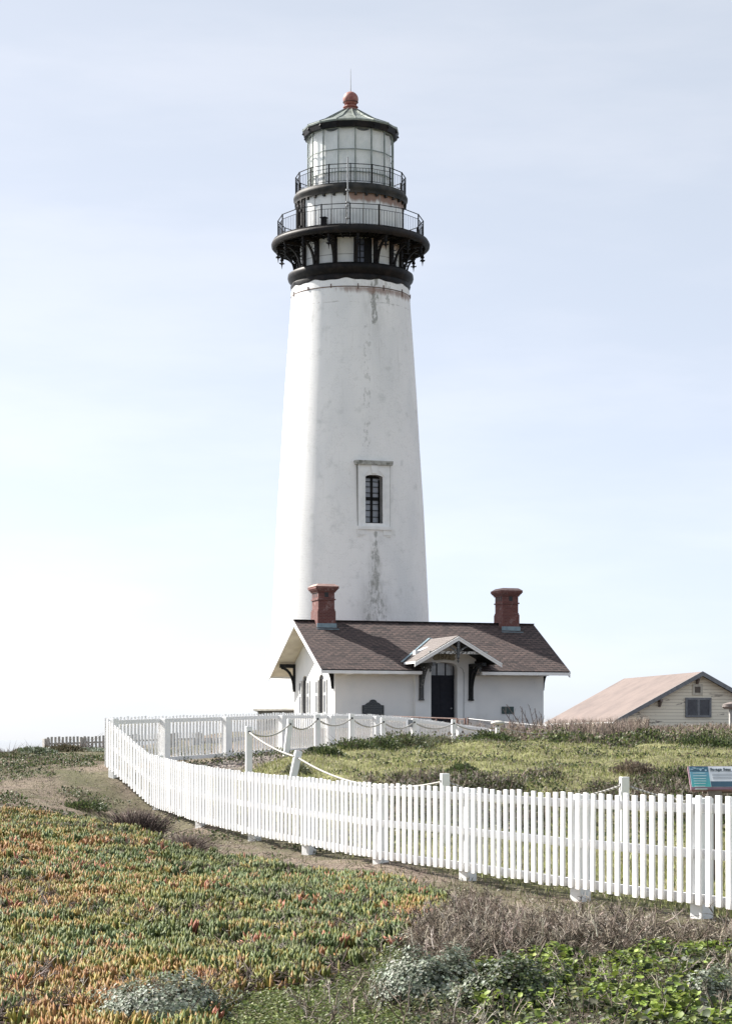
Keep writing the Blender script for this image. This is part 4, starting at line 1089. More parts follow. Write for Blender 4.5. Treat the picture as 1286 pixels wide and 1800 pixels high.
for i in range(9):
    x0 = random.uniform(.02,.2); y0 = random.uniform(hp-.08,hp-.03); flat(m, x0, x0+random.uniform(.01,.035), y0, y0+random.uniform(.01,.02), .0, .0265)
m.build('picture_marks', simple('pale_blue_ink', (.35,.5,.6), .4), bd)
pan('wave_band', .24, wid-.014, .037, .115, (.04,.10,.15), .0245)
m = MB()
for y0 in (hp-.11,hp-.15,hp-.19,hp-.225,hp-.26,hp-.30,hp-.34):
    flat(m, .045, random.uniform(.15,.21), y0, y0+.008, 0, .026)
m.build('teal_text_lines', simple('white_ink', (.6,.75,.75), .4), bd)
m = MB(); flat(m, .25, wid-.03, hp-.085, hp-.082, 0, .026)
for y0 in np.arange(.15, hp-.11, .022): flat(m, .27, random.uniform(.85,.97), y0, y0+.006, 0, .0255)
m.build('body_text_lines', simple('grey_ink', (.36,.39,.42), .5), bd)
text('panel_title', 'Savage Seas', .052, simple('dark_ink', (.10,.13,.16), .5), bd, TM @ Matrix.Translation((.255,-.027,hp-.07)) @ RX)
for xx in (xl+.20, xl+.80):
    MB().box((xx-.0,.02,-.4),(xx+.16,.16,zc-.10)).build('leg', M['woodpost'], pn, bevel=.008)
MB().box((xl+.15,.10,zc-.16),(xl+wid-.1,.14,zc-.10)).build('crossbar', M['woodpost'], pn)

# ------------------------------------------------------------------ handrail and chain link
hr = thing('handrail', 'thin rusty pipe handrail crossing in front of the dark door', 'handrail', (2.0, 99, H(2.0, 99)))
hz = hr.location.z
def rel(p, o): return p-o.location
a, b = P(688,1259.5,99), P(804,1263.8,97)
mb = MB().tube([rel(a, hr), rel(b, hr)], .035, 6); mb.build('rail', M['rust'], hr)
for q in (0, .2, .42, .68, 1):
    p = rel(a.lerp(b, q), hr); MB().tube([p, Vector((p.x, p.y, -.3))], .035, 6).build('post', M['rust'], hr)
cf = thing('chain_link_fence', 'rusty chain link fence with pale top rail below the green plaque', 'fence', (5.0, 94, H(5.0, 94)))
pts = [P(803,1264.5,97), P(817,1264.5,96.5), P(822,1263.5,96.3), P(868,1268.5,94.5), P(896,1270.5,93.5), P(964,1277,91.5)]
for i in (0, 2, 3, 4):
    MB().tube([rel(pts[i], cf), rel(pts[i+1], cf)], .022, 6).build('top_rail', M['rust'] if i == 0 else M['galv'], cf)
for i, p in enumerate(pts):
    p = rel(p, cf); MB().tube([p+Vector((0,0,.05)), Vector((p.x, p.y, p.z-1.1))], .045, 6).build('post', M['rust'], cf)
mb = MB()
a, b = rel(pts[2], cf), rel(pts[5], cf); L = (b-a).length; d = (b-a)/L; hgh = .95; n = int(L/.11)
for seg0, seg1 in ((rel(pts[0], cf), rel(pts[1], cf)), (a, b)):
    L = (seg1-seg0).length; d = (seg1-seg0)/L; s = -hgh
    while s < L:
        for sg in (1, -1):
            s0, s1 = s, s+hgh; z0, z1 = (0, -hgh) if sg > 0 else (-hgh, 0)
            t0 = max(0, -s0/hgh); t1 = min(1, (L-s0)/hgh)
            if t1 > t0:
                q0 = seg0+d*(s0+hgh*t0)+Vector((0,0,z0+(z1-z0)*t0)); q1 = seg0+d*(s0+hgh*t1)+Vector((0,0,z0+(z1-z0)*t1))
                mb.bar(q0, q1, .009, .009)
        s += .085
mb.build('wire_mesh', simple('rusty_wire', (.24,.22,.21), .6, metal=.3), cf)

# ------------------------------------------------------------------ vegetation
def proj(x, y, z): return 643+FPX*x/y, 1300-FPX*z/y
def cand(n, y0, y1, k=.19, off=0, kl=None):
    """random ground points between two distances, thinner further off"""
    y = RNG.uniform(y0, y1, n); x = RNG.uniform(-(kl or k), k, n)*y; return x, y, hgt(x, y)
def jit(x, y, px, py, a=14):
    return px + (fbm(x, y, .9, 71, 3)-.5)*a*3, py + (fbm(x, y, .7, 81, 3)-.5)*a*2
def inst(name, TV, TF, pos, az, tilt, sc, col, mat, parent=None, stuff=True, spin=None, shade=None):
    """merge many copies of a small template; TV (n,3), sc (N,) or (N,3)"""
    N = len(pos)
    sc = np.asarray(sc); sc = sc[:, None]*np.ones(3) if sc.ndim == 1 else sc
    V = TV[None]*sc[:, None, :]
    if spin is None: spin = RNG.uniform(0, 2*PI, N)
    c, s = np.cos(spin)[:, None], np.sin(spin)[:, None]
    V = np.stack([V[..., 0]*c-V[..., 1]*s, V[..., 0]*s+V[..., 1]*c, V[..., 2]], -1)
    c, s = np.cos(tilt)[:, None], np.sin(tilt)[:, None]
    V = np.stack([V[..., 0]*c+V[..., 2]*s, V[..., 1], -V[..., 0]*s+V[..., 2]*c], -1)
    c, s = np.cos(az)[:, None], np.sin(az)[:, None]
    V = np.stack([V[..., 0]*c-V[..., 1]*s, V[..., 0]*s+V[..., 1]*c, V[..., 2]], -1)
    V = V + pos[:, None, :]
    n = len(TV); F = (TF[None]+(np.arange(N)*n)[:, None, None]).reshape(-1, TF.shape[1])
    C = np.repeat(col[:, None, :], n, 1)
    if shade is not None: C = C*(1-shade[1][None, :, None]) + np.asarray(shade[0])[..., None, :]*shade[1][None, :, None] if np.asarray(shade[0]).ndim == 1 else C*(1-shade[1][None, :, None]) + shade[0][:, None, :]*shade[1][None, :, None]
    me = bpy.data.meshes.new(name); np_mesh(me, V.reshape(-1, 3), F); set_col(me, C.reshape(-1, 3)); me.materials.append(mat)
    o = bpy.data.objects.new(name, me); COL.objects.link(o)
    if parent: o.parent = parent
    if stuff: o['kind'] = 'stuff'
    return o
def spindle(rings, k=3, bend=0.0):
    V = []; F = []
    for r, z in rings[:-1]:
        for j in range(k): a = 2*PI*j/k; V.append((r*math.cos(a)+bend*z*z, r*math.sin(a), z))
    V.append((bend*rings[-1][1]**2, 0, rings[-1][1])); m = len(rings)-1
    for i in range(m-1):
        for j in range(k):
            a, b, c, d = i*k+j, i*k+(j+1) % k, (i+1)*k+(j+1) % k, (i+1)*k+j; F += [(a, b, c), (a, c, d)]
    for j in range(k): F.append(((m-1)*k+j, (m-1)*k+(j+1) % k, m*k))
    return np.array(V), np.array(F)
LEAF = (np.array([(0,0,0),(.32,0,.35),(0,.05,.5),(-.32,0,.35),(0,.0,1.0)]), np.array([(0,1,2),(0,2,3),(1,4,2),(2,4,3)]))
hexv = [(0,0,.0)]+[(.5*math.cos(2*PI*i/7), .5*math.sin(2*PI*i/7), .13+.05*(i % 2)) for i in range(7)]
DISC = (np.array(hexv), np.array([(0, 1+i, 1+(i+1) % 7) for i in range(7)]))
BLADE = (np.array([(-.06,0,0),(.06,0,0),(.03,.12,.6),(0,.32,1.0)]), np.array([(0,1,2),(0,2,3)]))
TWIG = spindle([(.03,0),(.024,.35),(.016,.7),(0,1)], 3, .35)
def fork():
    V = [TWIG[0]]; F = [TWIG[1]]; n = len(TWIG[0])
    for (z0, ln, tl, az) in ((.38,.50,.75,.4),(.55,.42,-.8,2.2),(.72,.30,.7,4.1)):
        v = TWIG[0]*np.array([.6,.6,ln]); c, s = math.cos(tl), math.sin(tl); v = np.stack([v[:,0]*c+v[:,2]*s, v[:,1], -v[:,0]*s+v[:,2]*c], 1)
        c, s = math.cos(az), math.sin(az); v = np.stack([v[:,0]*c-v[:,1]*s, v[:,0]*s+v[:,1]*c, v[:,2]], 1)+np.array([.35*z0*z0,0,z0]); V.append(v); F.append(TWIG[1]+n); n += len(v)
    return np.concatenate(V), np.concatenate(F)
FORK = fork()
PEB = (np.array([(1,0,0),(0,1,0),(-1,0,0),(0,-1,0),(0,0,.7),(0,0,-.5)]), np.array([(0,1,4),(1,2,4),(2,3,4),(3,0,4),(1,0,5),(2,1,5),(3,2,5),(0,3,5)]))
def pick(cols, w, n):
    cols = np.array(cols); i = RNG.choice(len(cols), n, p=np.array(w)/sum(w)); return cols[i]
def vary(c, a=.25): return np.clip(c*(1+RNG.uniform(-a, a, (len(c), 1)))*(1+RNG.uniform(-.06, .06, c.shape)), 0, 1)

# --- ice plant carpet
x, y, z = cand(59000, 11.5, 37, .05, kl=.34); px, py = proj(x, y, z); jx, jy = jit(x, y, px, py, 9)
k = inpoly(jx, jy, ICE) & (RNG.uniform(size=len(x)) < .93); x, y, z = x[k], y[k], z[k]; px, py = px[k], py[k]
hole = ((fbm(x, y, .55, 91, 3) > .585) & (RNG.uniform(size=len(x)) < .85)) | ((fbm(x, y, .20, 93, 2) > .56) & (RNG.uniform(size=len(x)) < .8)); x, y, z, px, py = [q[~hole] for q in (x, y, z, px, py)]
nt = len(x); n1 = fbm(x, y*.6, 1.1, 101, 4); n2 = fbm(x, y*.6, .45, 111, 3)
warm = n1*.42+n2*.33+.25*fbm(x, y*.8, .16, 113, 2) - .062 + .10*sstep(200, 0, px)*sstep(1600, 1480, py) + .10*sstep(1690, 1760, py) + .05*sstep(350, 150, px)*sstep(1440,1480,py)
warm = warm + .22*np.exp(-((px-730)/60)**2-((py-1612)/16)**2) - .07*sstep(350, 600, px)*sstep(1700, 1600, py)
L = 5; nl = nt*L; ti = np.repeat(np.arange(nt), L)
wl_ = warm[ti] + RNG.normal(0, .06, nt)[ti] + RNG.normal(0, .03, nl)
g1 = np.array([.160,.190,.052]); g2 = np.array([.26,.255,.072]); o1_ = np.array([.33,.245,.085]); r1 = np.array([.34,.165,.085]); b1 = np.array([.110,.150,.060])
def lerp(a, b, f): return a*(1-f[:, None]) + b*f[:, None]
cl = lerp(b1[None], g1[None], sstep(.36, .44, wl_)); cl = lerp(cl, g2[None], sstep(.44, .53, wl_)); cl = lerp(cl, o1_[None], sstep(.52, .60, wl_)); cl = lerp(cl, r1[None], sstep(.60, .74, wl_)*.8); cl = cl*(.72+.56*fbm(x, y, .30, 117, 2))[ti][:, None]
tip = lerp(cl*1.3, np.array([[.36,.15,.07]]), .10+.5*sstep(.46, .60, wl_))
sv = np.clip(1.12+.008*y[ti], .9, 1.5)*RNG.uniform(.6, 1.3, nl)*(.75+.5*fbm(x, y, .5, 9, 2))[ti]
pos = np.stack([x[ti]+RNG.normal(0, .018, nl), y[ti]+RNG.normal(0, .018, nl), z[ti]-.03+.09*fbm(x, y, .40, 7, 3)[ti]], 1)
ST = spindle([(.007,0),(.0105,.026),(.0095,.058),(0,.082)], 3, 1.6)
inst('ice_plant', ST[0], ST[1], pos, RNG.uniform(0, 2*PI, nl), np.abs(RNG.normal(.14, .34, nl))*(1+1.2*(RNG.uniform(size=nt) < .3)[ti]), np.stack([sv**.6, sv**.6, sv], 1)*1.0, vary(cl, .45), M['succ'], shade=(vary(tip, .2), np.array([0]*3+[0]*3+[.25]*3+[.9])))
n0 = 8200; x, y, z = cand(n0, 12, 33, .06, kl=.34); px, py = proj(x, y, z); k = inpoly(px, py, ICE) & ((fbm(x, y, .7, 97, 3) > .56) | ((px > 520) & (py < 1640) & (RNG.uniform(size=n0) < .5))); x, y, z, px, py = [q[k] for q in (x, y, z, px, py)]
nt = len(x); L = 9; nl = nt*L; ti = np.repeat(np.arange(nt), L)
kind_ = np.where(RNG.uniform(size=nt) < .22, 1, 0); kind_ = np.where(((px-725)/60)**2+((py-1612)/15)**2 < 1, 1, kind_)
cl = np.where((kind_ == 1)[:, None], pick([(.36,.20,.10),(.40,.17,.11),(.34,.27,.09)], [2,1.4,2], nt), pick([(.12,.165,.07),(.16,.205,.085),(.18,.205,.06),(.10,.14,.05)], [3,2,2,2], nt))[ti]
sv = RNG.uniform(1.2, 2.0, nl)*(1+.012*(y[ti]-12))
pos = np.stack([x[ti]+RNG.normal(0, .012, nl), y[ti]+RNG.normal(0, .012, nl), z[ti]+.02], 1)
inst('ice_plant', ST[0], ST[1], pos, RNG.uniform(0, 2*PI, nl), RNG.uniform(.05, .95, nl), np.stack([sv**.5, sv**.5, sv*.85], 1), vary(cl, .3), M['succ'], shade=(vary(cl*1.3, .2), np.array([0]*3+[0]*3+[.25]*3+[.9])))
# dead runners lying on the carpet
n = 5200; x, y, z = cand(n*3, 11.5, 33, .05, kl=.19); px, py = proj(x, y, z); jx, jy = jit(x, y, px, py, 8); k = inpoly(jx, jy, ICE) & (fbm(x, y, .8, 121, 3) > .53)
x, y, z = x[k], y[k], z[k]; n = len(x)
inst('dead_runners', FORK[0], FORK[1], np.stack([x, y, z+.05], 1), RNG.uniform(0, 2*PI, n), RNG.uniform(1.0, 1.75, n), np.stack([np.full(n, .16)]*2+[RNG.uniform(.08, .28, n)], 1), vary(pick([(.20,.15,.13),(.09,.07,.06),(.34,.30,.27)], [3,3,1], n)), M['twig'])

# --- dry grey brush in front of the fence
BR = [(745,1636),(790,1612),(850,1606),(900,1618),(1000,1628),(1100,1630),(1200,1655),(1700,1650),(1700,1690),(1290,1668),(1200,1668),(1100,1695),(1000,1672),(900,1702),(820,1702),(740,1690),(700,1670)]
def twigs(name, poly, n0, y0, y1, ln, cols, w, xr, hmax, thick=.2, jt=12, tl=(.0,1.3)):
    y = RNG.uniform(y0, y1, n0); x = RNG.uniform(xr[0], xr[1], n0)*y; z = hgt(x, y); px, py = proj(x, y, z); jx, jy = jit(x, y, px, py, jt)
    k = inpoly(jx, jy, poly); x, y, z = x[k], y[k], z[k]; n = len(x)
    g_ = fbm(x, y, .45, 133, 3); k = (g_ < .60) | (RNG.uniform(size=n) < .3); x, y, z = x[k], y[k], z[k]; n = len(x)
    zz = z + RNG.uniform(0, 1, n)**1.5*hmax*(.2+1.3*fbm(x, y, .5, 131, 3))
    l = RNG.uniform(*ln, n)
    return inst(name, FORK[0], FORK[1], np.stack([x, y, zz], 1), RNG.uniform(0, 2*PI, n), RNG.uniform(tl[0], tl[1], n), np.stack([l*.75+thick*.25]*2+[l], 1), vary(pick(cols, w, n)), M['twig'])
GREYB = [(.215,.175,.14),(.12,.092,.07),(.42,.37,.31),(.045,.036,.028)]
twigs('dry_brush', BR, 21000, 14.5, 21.5, (.06,.20), GREYB, [4,3,2.5,2], (-.01,.21), .10, .15, tl=(.5,1.9))
twigs('dry_brush', BR, 2200, 14.5, 21.5, (.12,.26), GREYB, [4,2,4,1], (-.01,.21), .14, .2)
twigs('dry_brush', [(745,1640),(800,1598),(870,1600),(900,1640),(860,1690),(740,1690)], 3500, 14.5, 21, (.08,.22), GREYB, [4,4,2,2], (0,.08), .16, .15)

# --- broad leaved greens, foreground right
GR = [(640,1702),(700,1674),(760,1684),(820,1700),(900,1700),(1000,1670),(1100,1690),(1200,1660),(1700,1664),(1700,2200),(330,2200),(395,1800),(430,1762),(560,1745)]
x, y, z = cand(95000, 10.5, 17.6, .21, kl=.09); px, py = proj(x, y, z); jx, jy = jit(x, y, px, py, 10)
k = inpoly(jx, jy, GR) | (inpoly(jx, jy, BR) & (fbm(x, y, .5, 135, 3) > .50) & (RNG.uniform(size=len(x)) < .8)); x, y, z, px, py = [q[k] for q in (x, y, z, px, py)]; n = len(x)
pm_ = fbm(x, y, .5, 141, 3); big = (px > 830) & (pm_ > .42)
k = (RNG.uniform(size=n) < np.where(px < 720, .9, np.where(big, .55, .5))); x, y, z, px, py, pm_, big = [q[k] for q in (x, y, z, px, py, pm_, big)]; n = len(x)
hh = RNG.uniform(0, 1, n)**.7
br_ = np.where(big & (pm_ > .5), 1, 0)
col = np.where((br_ > 0)[:, None], pick([(.25,.33,.06),(.16,.23,.045),(.33,.40,.11),(.03,.045,.018)], [3.5,3,1.5,3], n), pick([(.08,.11,.045),(.12,.15,.055),(.26,.28,.22),(.16,.17,.07),(.05,.06,.03)], [3,3,1.6,2,2], n))
col = np.where((px < 715)[:, None], pick([(.16,.20,.06),(.12,.16,.05),(.21,.23,.10)], [2,2,1], n), col)
sz = np.where(big, RNG.uniform(.018, .055, n), RNG.uniform(.010, .028, n)); sz = np.where(px < 715, RNG.uniform(.012,.024,n), sz)
hs = np.where(px < 715, .06, .20*np.clip((fbm(x, y, .42, 145, 3)-.30)*2.6, .1, 1.2)*sstep(17.2, 15, y))
clear = np.ones(n, bool)
for cx_, cy_, cr_ in ((.42,13.7,.34),(.86,13.2,.30),(2.02,12.75,.2),(-1.17,12.9,.42)): clear &= ((x-cx_)**2+(y-cy_)**2) > cr_**2
x, y, z, px, pm_, big, hh, col, sz, hs = [q[clear] for q in (x, y, z, px, pm_, big, hh, col, sz, hs)]; n = len(x)
inst('ground_cover', DISC[0], DISC[1], np.stack([x, y, z+.01+hh*hs*(.3+pm_)], 1), RNG.uniform(0, 2*PI, n), np.abs(RNG.normal(.15, .7, n)), sz, vary(col, .45), M['leaf'])
twigs('dry_brush', GR, 1300, 11, 17, (.06,.2), GREYB, [3,3,4,2], (-.03,.21), .14, .12)

# --- named shrubs
def lumpy(n, r, h, seed, shell=.55):
    """points through a lumpy low dome"""
    u = RNG.normal(size=(n, 3)); u[:, 2] = np.abs(u[:, 2]); u /= np.linalg.norm(u, axis=1)[:, None]
    a = np.arctan2(u[:, 1], u[:, 0]); q = .62+.75*fbm(np.cos(a)*2+seed*7, np.sin(a)*2+u[:, 2]*3+seed, .8, seed, 3)
    if n > 5000:
        nc = int(n/90); ci = RNG.integers(0, nc, n); uc = u[:nc]; u = uc[ci] + RNG.normal(0, .11, (n, 3)); u[:, 2] = np.abs(u[:, 2]); q = q[:nc][ci]*(1-.12*np.linalg.norm(u-uc[ci], axis=1)*4)
        rr = RNG.uniform(shell, 1.05, nc)[ci]*q; return np.stack([u[:, 0]*r*rr, u[:, 1]*r*rr, u[:, 2]*h*rr], 1), u/np.linalg.norm(u, axis=1)[:, None]
    rr = (shell+(1-shell)*RNG.uniform(0, 1, n))*q
    return np.stack([u[:, 0]*r*rr, u[:, 1]*r*rr, u[:, 2]*h*rr], 1), u
def shrub(name, label, x, y, r, h, nleaf, lsz, cols, w, ntwig=60, cat='shrub', tmpl=LEAF, tcol=((.16,.12,.10),(.08,.06,.05)), group=None, sink=.04, tl=.5):
    z0 = H(x, y); t_ = thing(name, label, cat, (x, y, z0-sink), 0, group)
    if nleaf:
        p, u = lumpy(nleaf, r, h, random.randint(1, 99))
        az = np.arctan2(u[:, 1], u[:, 0]); ti_ = np.arccos(np.clip(u[:, 2], 0, 1))*.8+RNG.normal(0, .4, nleaf)
        c_ = pick(cols, w, nleaf)
        inst('foliage', tmpl[0], tmpl[1], p, az, ti_, RNG.uniform(.6, 1.4, nleaf)*lsz, vary(c_, .3), M['leaf'], t_, False)
    n = ntwig; az = RNG.uniform(0, 2*PI, n); ti_ = RNG.uniform(0, 1.25, n); l = RNG.uniform(.6, 1.05, n)*np.where(ti_ > .7, r, h+.3*(r-h))
    b = np.stack([RNG.normal(0, r*.15, n), RNG.normal(0, r*.15, n), np.zeros(n)], 1)
    inst('stems', TWIG[0], TWIG[1], b, az, ti_, np.stack([np.full(n, max(.10, r*.35))]*2+[l], 1), vary(pick(tcol, [1]*len(tcol), n)), M['twig'], t_, False)
    return t_
SIL = [(.30,.34,.27),(.19,.225,.165),(.09,.105,.065),(.42,.45,.38)]
DKG = [(.055,.085,.035),(.09,.125,.045),(.14,.17,.065),(.03,.045,.02)]
OLV = [(.15,.16,.085),(.10,.11,.06),(.20,.19,.12),(.24,.26,.19)]
shrub('grey_shrub', 'silver grey low shrub spreading over the ice plant at the bottom left edge', -1.17, 12.9, .50, .34, 11000, .018, SIL, [3,3,3,2], 60, tmpl=DISC)
shrub('grey_shrub', 'silver green shrub at the bottom between the ice plant and the dark shrub', .42, 13.7, .42, .40, 12000, .019, SIL, [3,3,3,2], 60, tmpl=DISC)
shrub('dark_shrub', 'dark twiggy green shrub at the bottom, right of the silver green shrub', .90, 13.3, .40, .34, 11000, .020, DKG+[(.3,.33,.27)], [3,3,2,3,3], 60, tmpl=DISC)
shrub('grey_shrub', 'small silver shrub in the bottom right corner', 2.02, 12.75, .30, .24, 6500, .018, SIL, [3,3,2,2], 40, tmpl=DISC)
shrub('dead_shrub', 'dark dead twiggy bush on the dirt bank at the far edge of the ice plant', -3.62, 34.3, .75, .46, 400, .03, [(.12,.10,.07),(.07,.06,.05)], [1,1], 900, tcol=((.085,.06,.055),(.16,.12,.11),(.045,.03,.03)), cat='dead bush')
shrub('dead_shrub', 'thin grey dead bush below the left fence posts beside the dirt path', -2.55, 31.2, .55, .24, 120, .03, [(.12,.11,.07)], [1], 420, tcol=((.20,.16,.14),(.13,.10,.09)), cat='dead bush')
shrub('green_shrub', 'small dark green bush alone on the bare dirt slope at the left', -5.25, 40.2, .50, .20, 1500, .045, DKG, [3,3,2,2], 60)
for (px_, Y_, r_, h_, lab, cl_, w_) in [
    (15, 60, .8, .12, 'low dull shrub at the left edge of the crest against the sky', OLV, [2,2,2,2]),
    (62, 63, .75, .24, 'rounded grey green shrub on the left crest, left of the grey fence', SIL+DKG[:2], [2,3,3,.5,2,2]),
    (105, 68, .85, .22, 'dark brown green shrub at the left end of the grey fence', [(.10,.085,.055),(.07,.075,.04),(.15,.13,.09)], [2,2,2]),
    (140, 69, 1.0, .16, 'pale silver shrub below the middle of the grey fence', SIL, [3,3,2,1]),
    (176, 70, .8, .15, 'grey green shrub below the right end of the grey fence', OLV+SIL[:2], [2,2,2,2,2,2])]:
    shrub('crest_shrub', lab, (px_-643)/FPX*Y_, Y_, r_, h_, 3000, .075, cl_, w_, 60, sink=.02)
for (px_, Y_, r_, h_, lab, cl_, n_) in [
    (572, 47.5, .50, .30, 'leafy green bush at the left end of the lawn crest by the gravel path', DKG, 2200),
    (622, 50, .72, .34, 'dark green bush on the lawn crest in front of the second rope post', DKG, 2600),
    (664, 51, .65, .36, 'dark green bush on the lawn crest in front of the bronze tablet', DKG, 2400),
    (712, 52, .75, .36, 'broad green bush on the lawn crest left of the dark door', DKG+OLV, 2800),
    (765, 54, .6, .28, 'brownish green bush on the lawn crest below the dark door', OLV, 2200),
    (812, 42, .34, .20, 'small solitary dark green bush in the middle of the lawn', DKG, 1300),
    (522, 42.5, .30, .28, 'small spiky plant on the lawn beside the leaning rope post', OLV, 700),
    (865, 60, .8, .34, 'dark clump of leaves at the lawn edge below the brown weeds', DKG, 2200),
    (1010, 62, .9, .40, 'dark green bush on the bank below the barn roof', DKG, 2400),
    (1142, 64, 1.1, .50, 'large dark green bush on the bank below the barn window', DKG, 3200),
    (1245, 58, 1.2, .55, 'dark bush above the information panel at the right edge', DKG, 3400),
    (1115, 41, .5, .28, 'brown grey tuft on the lawn right of the single rope post', [(.17,.13,.10),(.10,.085,.06),(.22,.18,.14)], 1500),
    (1190, 40, .55, .30, 'dark tuft on the lawn just left of the information panel', DKG+[(.2,.16,.13)], 1700)]:
    shrub('lawn_bush' if r_ < 1 else 'bush', lab, (px_-643)/FPX*Y_, Y_, r_, h_, n_, .05 if Y_ < 55 else .065, cl_, [1]*len(cl_), 70, cat='bush')
# tall dead weed in front of the building
dw = thing('dead_weed', 'tall bare dead weed stalks in front of the right corner of the white building', 'weed', (6.1, 88, H(6.1, 88)))
mb = MB(); zb = H(6.1, 88)
for (bx_, tx_, ty_) in [(920,884,1246),(935,889,1238),(945,912,1242),(948,930,1240),(940,905,1262),(955,938,1246),(930,896,1265),(958,950,1255),(925,915,1250),(962,945,1262)]:
    a = P(bx_, 1300, 88)-dw.location; a.z = -.1; b = P(tx_, ty_, 88)-dw.location; b.y += random.uniform(-.6, .6)
    m_1 = a.lerp(b, .5)+Vector((-.06, 0, .12)); mb.tube([a, m_1, b], [.028,.02,.010], 5)
    for q in (.55,.7,.85):
        c_ = a.lerp(b, q)+Vector((0,0,.05)); mb.tube([c_, c_+Vector((random.uniform(-.15,.15), random.uniform(-.1,.1), random.uniform(.12,.28)))], [.012,.006], 4)
mb.build('stalks', simple('dead_stalk', (.16,.13,.125), .9, scale=8), dw)

# --- brown weeds along the right skyline
BAND = [(560,1296),(800,1288),(870,1286),(960,1272),(1100,1280),(1290,1272),(1700,1270),(1700,1312),(1290,1318),(1150,1330),(1060,1312),(960,1320),(860,1312),(780,1308),(600,1304)]
def band(n0, y0, y1, poly, jt=6):
    y = RNG.uniform(y0, y1, n0); x = RNG.uniform(-.03, .22, n0)*y; z = hgt(x, y); px, py = proj(x, y, z); k = (px > 735+(fbm(x, y, 3, 5)-.5)*120) & (py < 1322+(fbm(x, y, 2.5, 15)-.5)*26); return x[k], y[k], z[k], px[k]
WC = [(.26,.21,.165),(.19,.15,.12),(.36,.31,.25),(.09,.07,.055),(.16,.17,.07)]
x, y, z, px = band(26000, 64, 96, BAND); n = len(x)
hgtw = (.12+.5*fbm(x, y, 2.2, 151, 3))*np.where(px > 1130, .6, np.where(px > 960, 1.1, .95))
inst('dry_weeds', BLADE[0], BLADE[1], np.stack([x, y, z], 1), RNG.uniform(0, 2*PI, n), np.abs(RNG.normal(0, .3, n)), np.stack([np.full(n, .20)]*2+[hgtw], 1), vary(pick(WC, [3,3,2,3,1], n), .35), M['leaf'])
x, y, z, px = band(26000, 60, 95, BAND); n = len(x)
hh = RNG.uniform(0, 1, n)*(.12+.45*fbm(x, y, 2.0, 151, 3))
inst('dry_weeds', LEAF[0], LEAF[1], np.stack([x, y, z+hh], 1), RNG.uniform(0, 2*PI, n), RNG.uniform(0, 2, n), RNG.uniform(.05, .12, n), vary(np.where(((fbm(x, y, 2.6, 161, 3) > .50) & (y < 84))[:, None], pick([(.10,.13,.045),(.17,.20,.07),(.045,.06,.025)], [2,2,2], n), pick(WC, [3,3,2,3,1], n)), .35), M['leaf'])

x, y, z, px = band(9000, 66, 92, BAND); k = fbm(x, y, 2.4, 157, 3) > .44; x, y, z = x[k], y[k], z[k]; n = len(x)
inst('dry_stalks', FORK[0], FORK[1], np.stack([x, y, z], 1), RNG.uniform(0, 2*PI, n), np.abs(RNG.normal(0, .28, n)), np.stack([np.full(n, .45)]*2+[RNG.uniform(.35, .95, n)*np.where(x/y > .13, .55, 1)], 1), vary(pick([(.25,.195,.16),(.15,.115,.095),(.38,.32,.27)], [3,3,1.5], n), .3), M['twig'])

# --- grass of the lawn and of the rough ground
def grass(name, n0, y0, y1, kl, kr, maskf, size, cols, w, thr=.0):
    y = RNG.uniform(y0, y1, n0); x = RNG.uniform(-kl, kr, n0)*y; m = maskf(x, y); k = RNG.uniform(size=n0) < m; x, y = x[k], y[k]; z = hgt(x, y); n = len(x)
    s_ = RNG.uniform(.5, 1.3, n)*size*(.6+.8*fbm(x, y, 1.0, 171, 3))
    inst(name, BLADE[0], BLADE[1], np.stack([x, y, z-.005], 1), RNG.uniform(0, 2*PI, n), np.abs(RNG.normal(0, .55, n)), np.stack([s_*1.3, s_*1.3, s_], 1), vary(pick(cols, w, n), .3), M['leaf'])
LG = [(.36,.38,.15),(.27,.30,.10),(.40,.385,.20),(.42,.38,.26),(.12,.135,.055),(.22,.18,.13)]
grass('lawn_grass', 200000, 17, 66, .09, .20, lambda x, y: lawn_mask(x, y)*(1-gravel_mask(x, y))*np.clip(.25+1.4*(fbm(x, y, 1.4, 181, 3)), 0, 1), .085, LG, [3,3,2,1.5,2,1.5])
def rough(x, y):
    fx = np.interp(y, _fy, _fx); o_ = (x < fx+.3)*1.0
    q = fbm(x, y, 1.2, 191, 3); near_ = sstep(-1.8, -.3, x-fx)*sstep(34, 27, y)
    return o_*np.clip(sstep(.50, .60, q)*.8 + near_*.55*sstep(.42,.55,fbm(x,y,.7,192,3)) + sstep(30, 38, y)*.34*sstep(.3,.5,fbm(x, y, .8, 195, 3)) + sstep(42, 52, y)*sstep(.34,.5,q)*.9, 0, 1)
grass('rough_grass', 90000, 16, 72, .19, .20, rough, .07, [(.15,.16,.075),(.11,.125,.055),(.22,.20,.12),(.26,.23,.16)], [3,2,2,1])
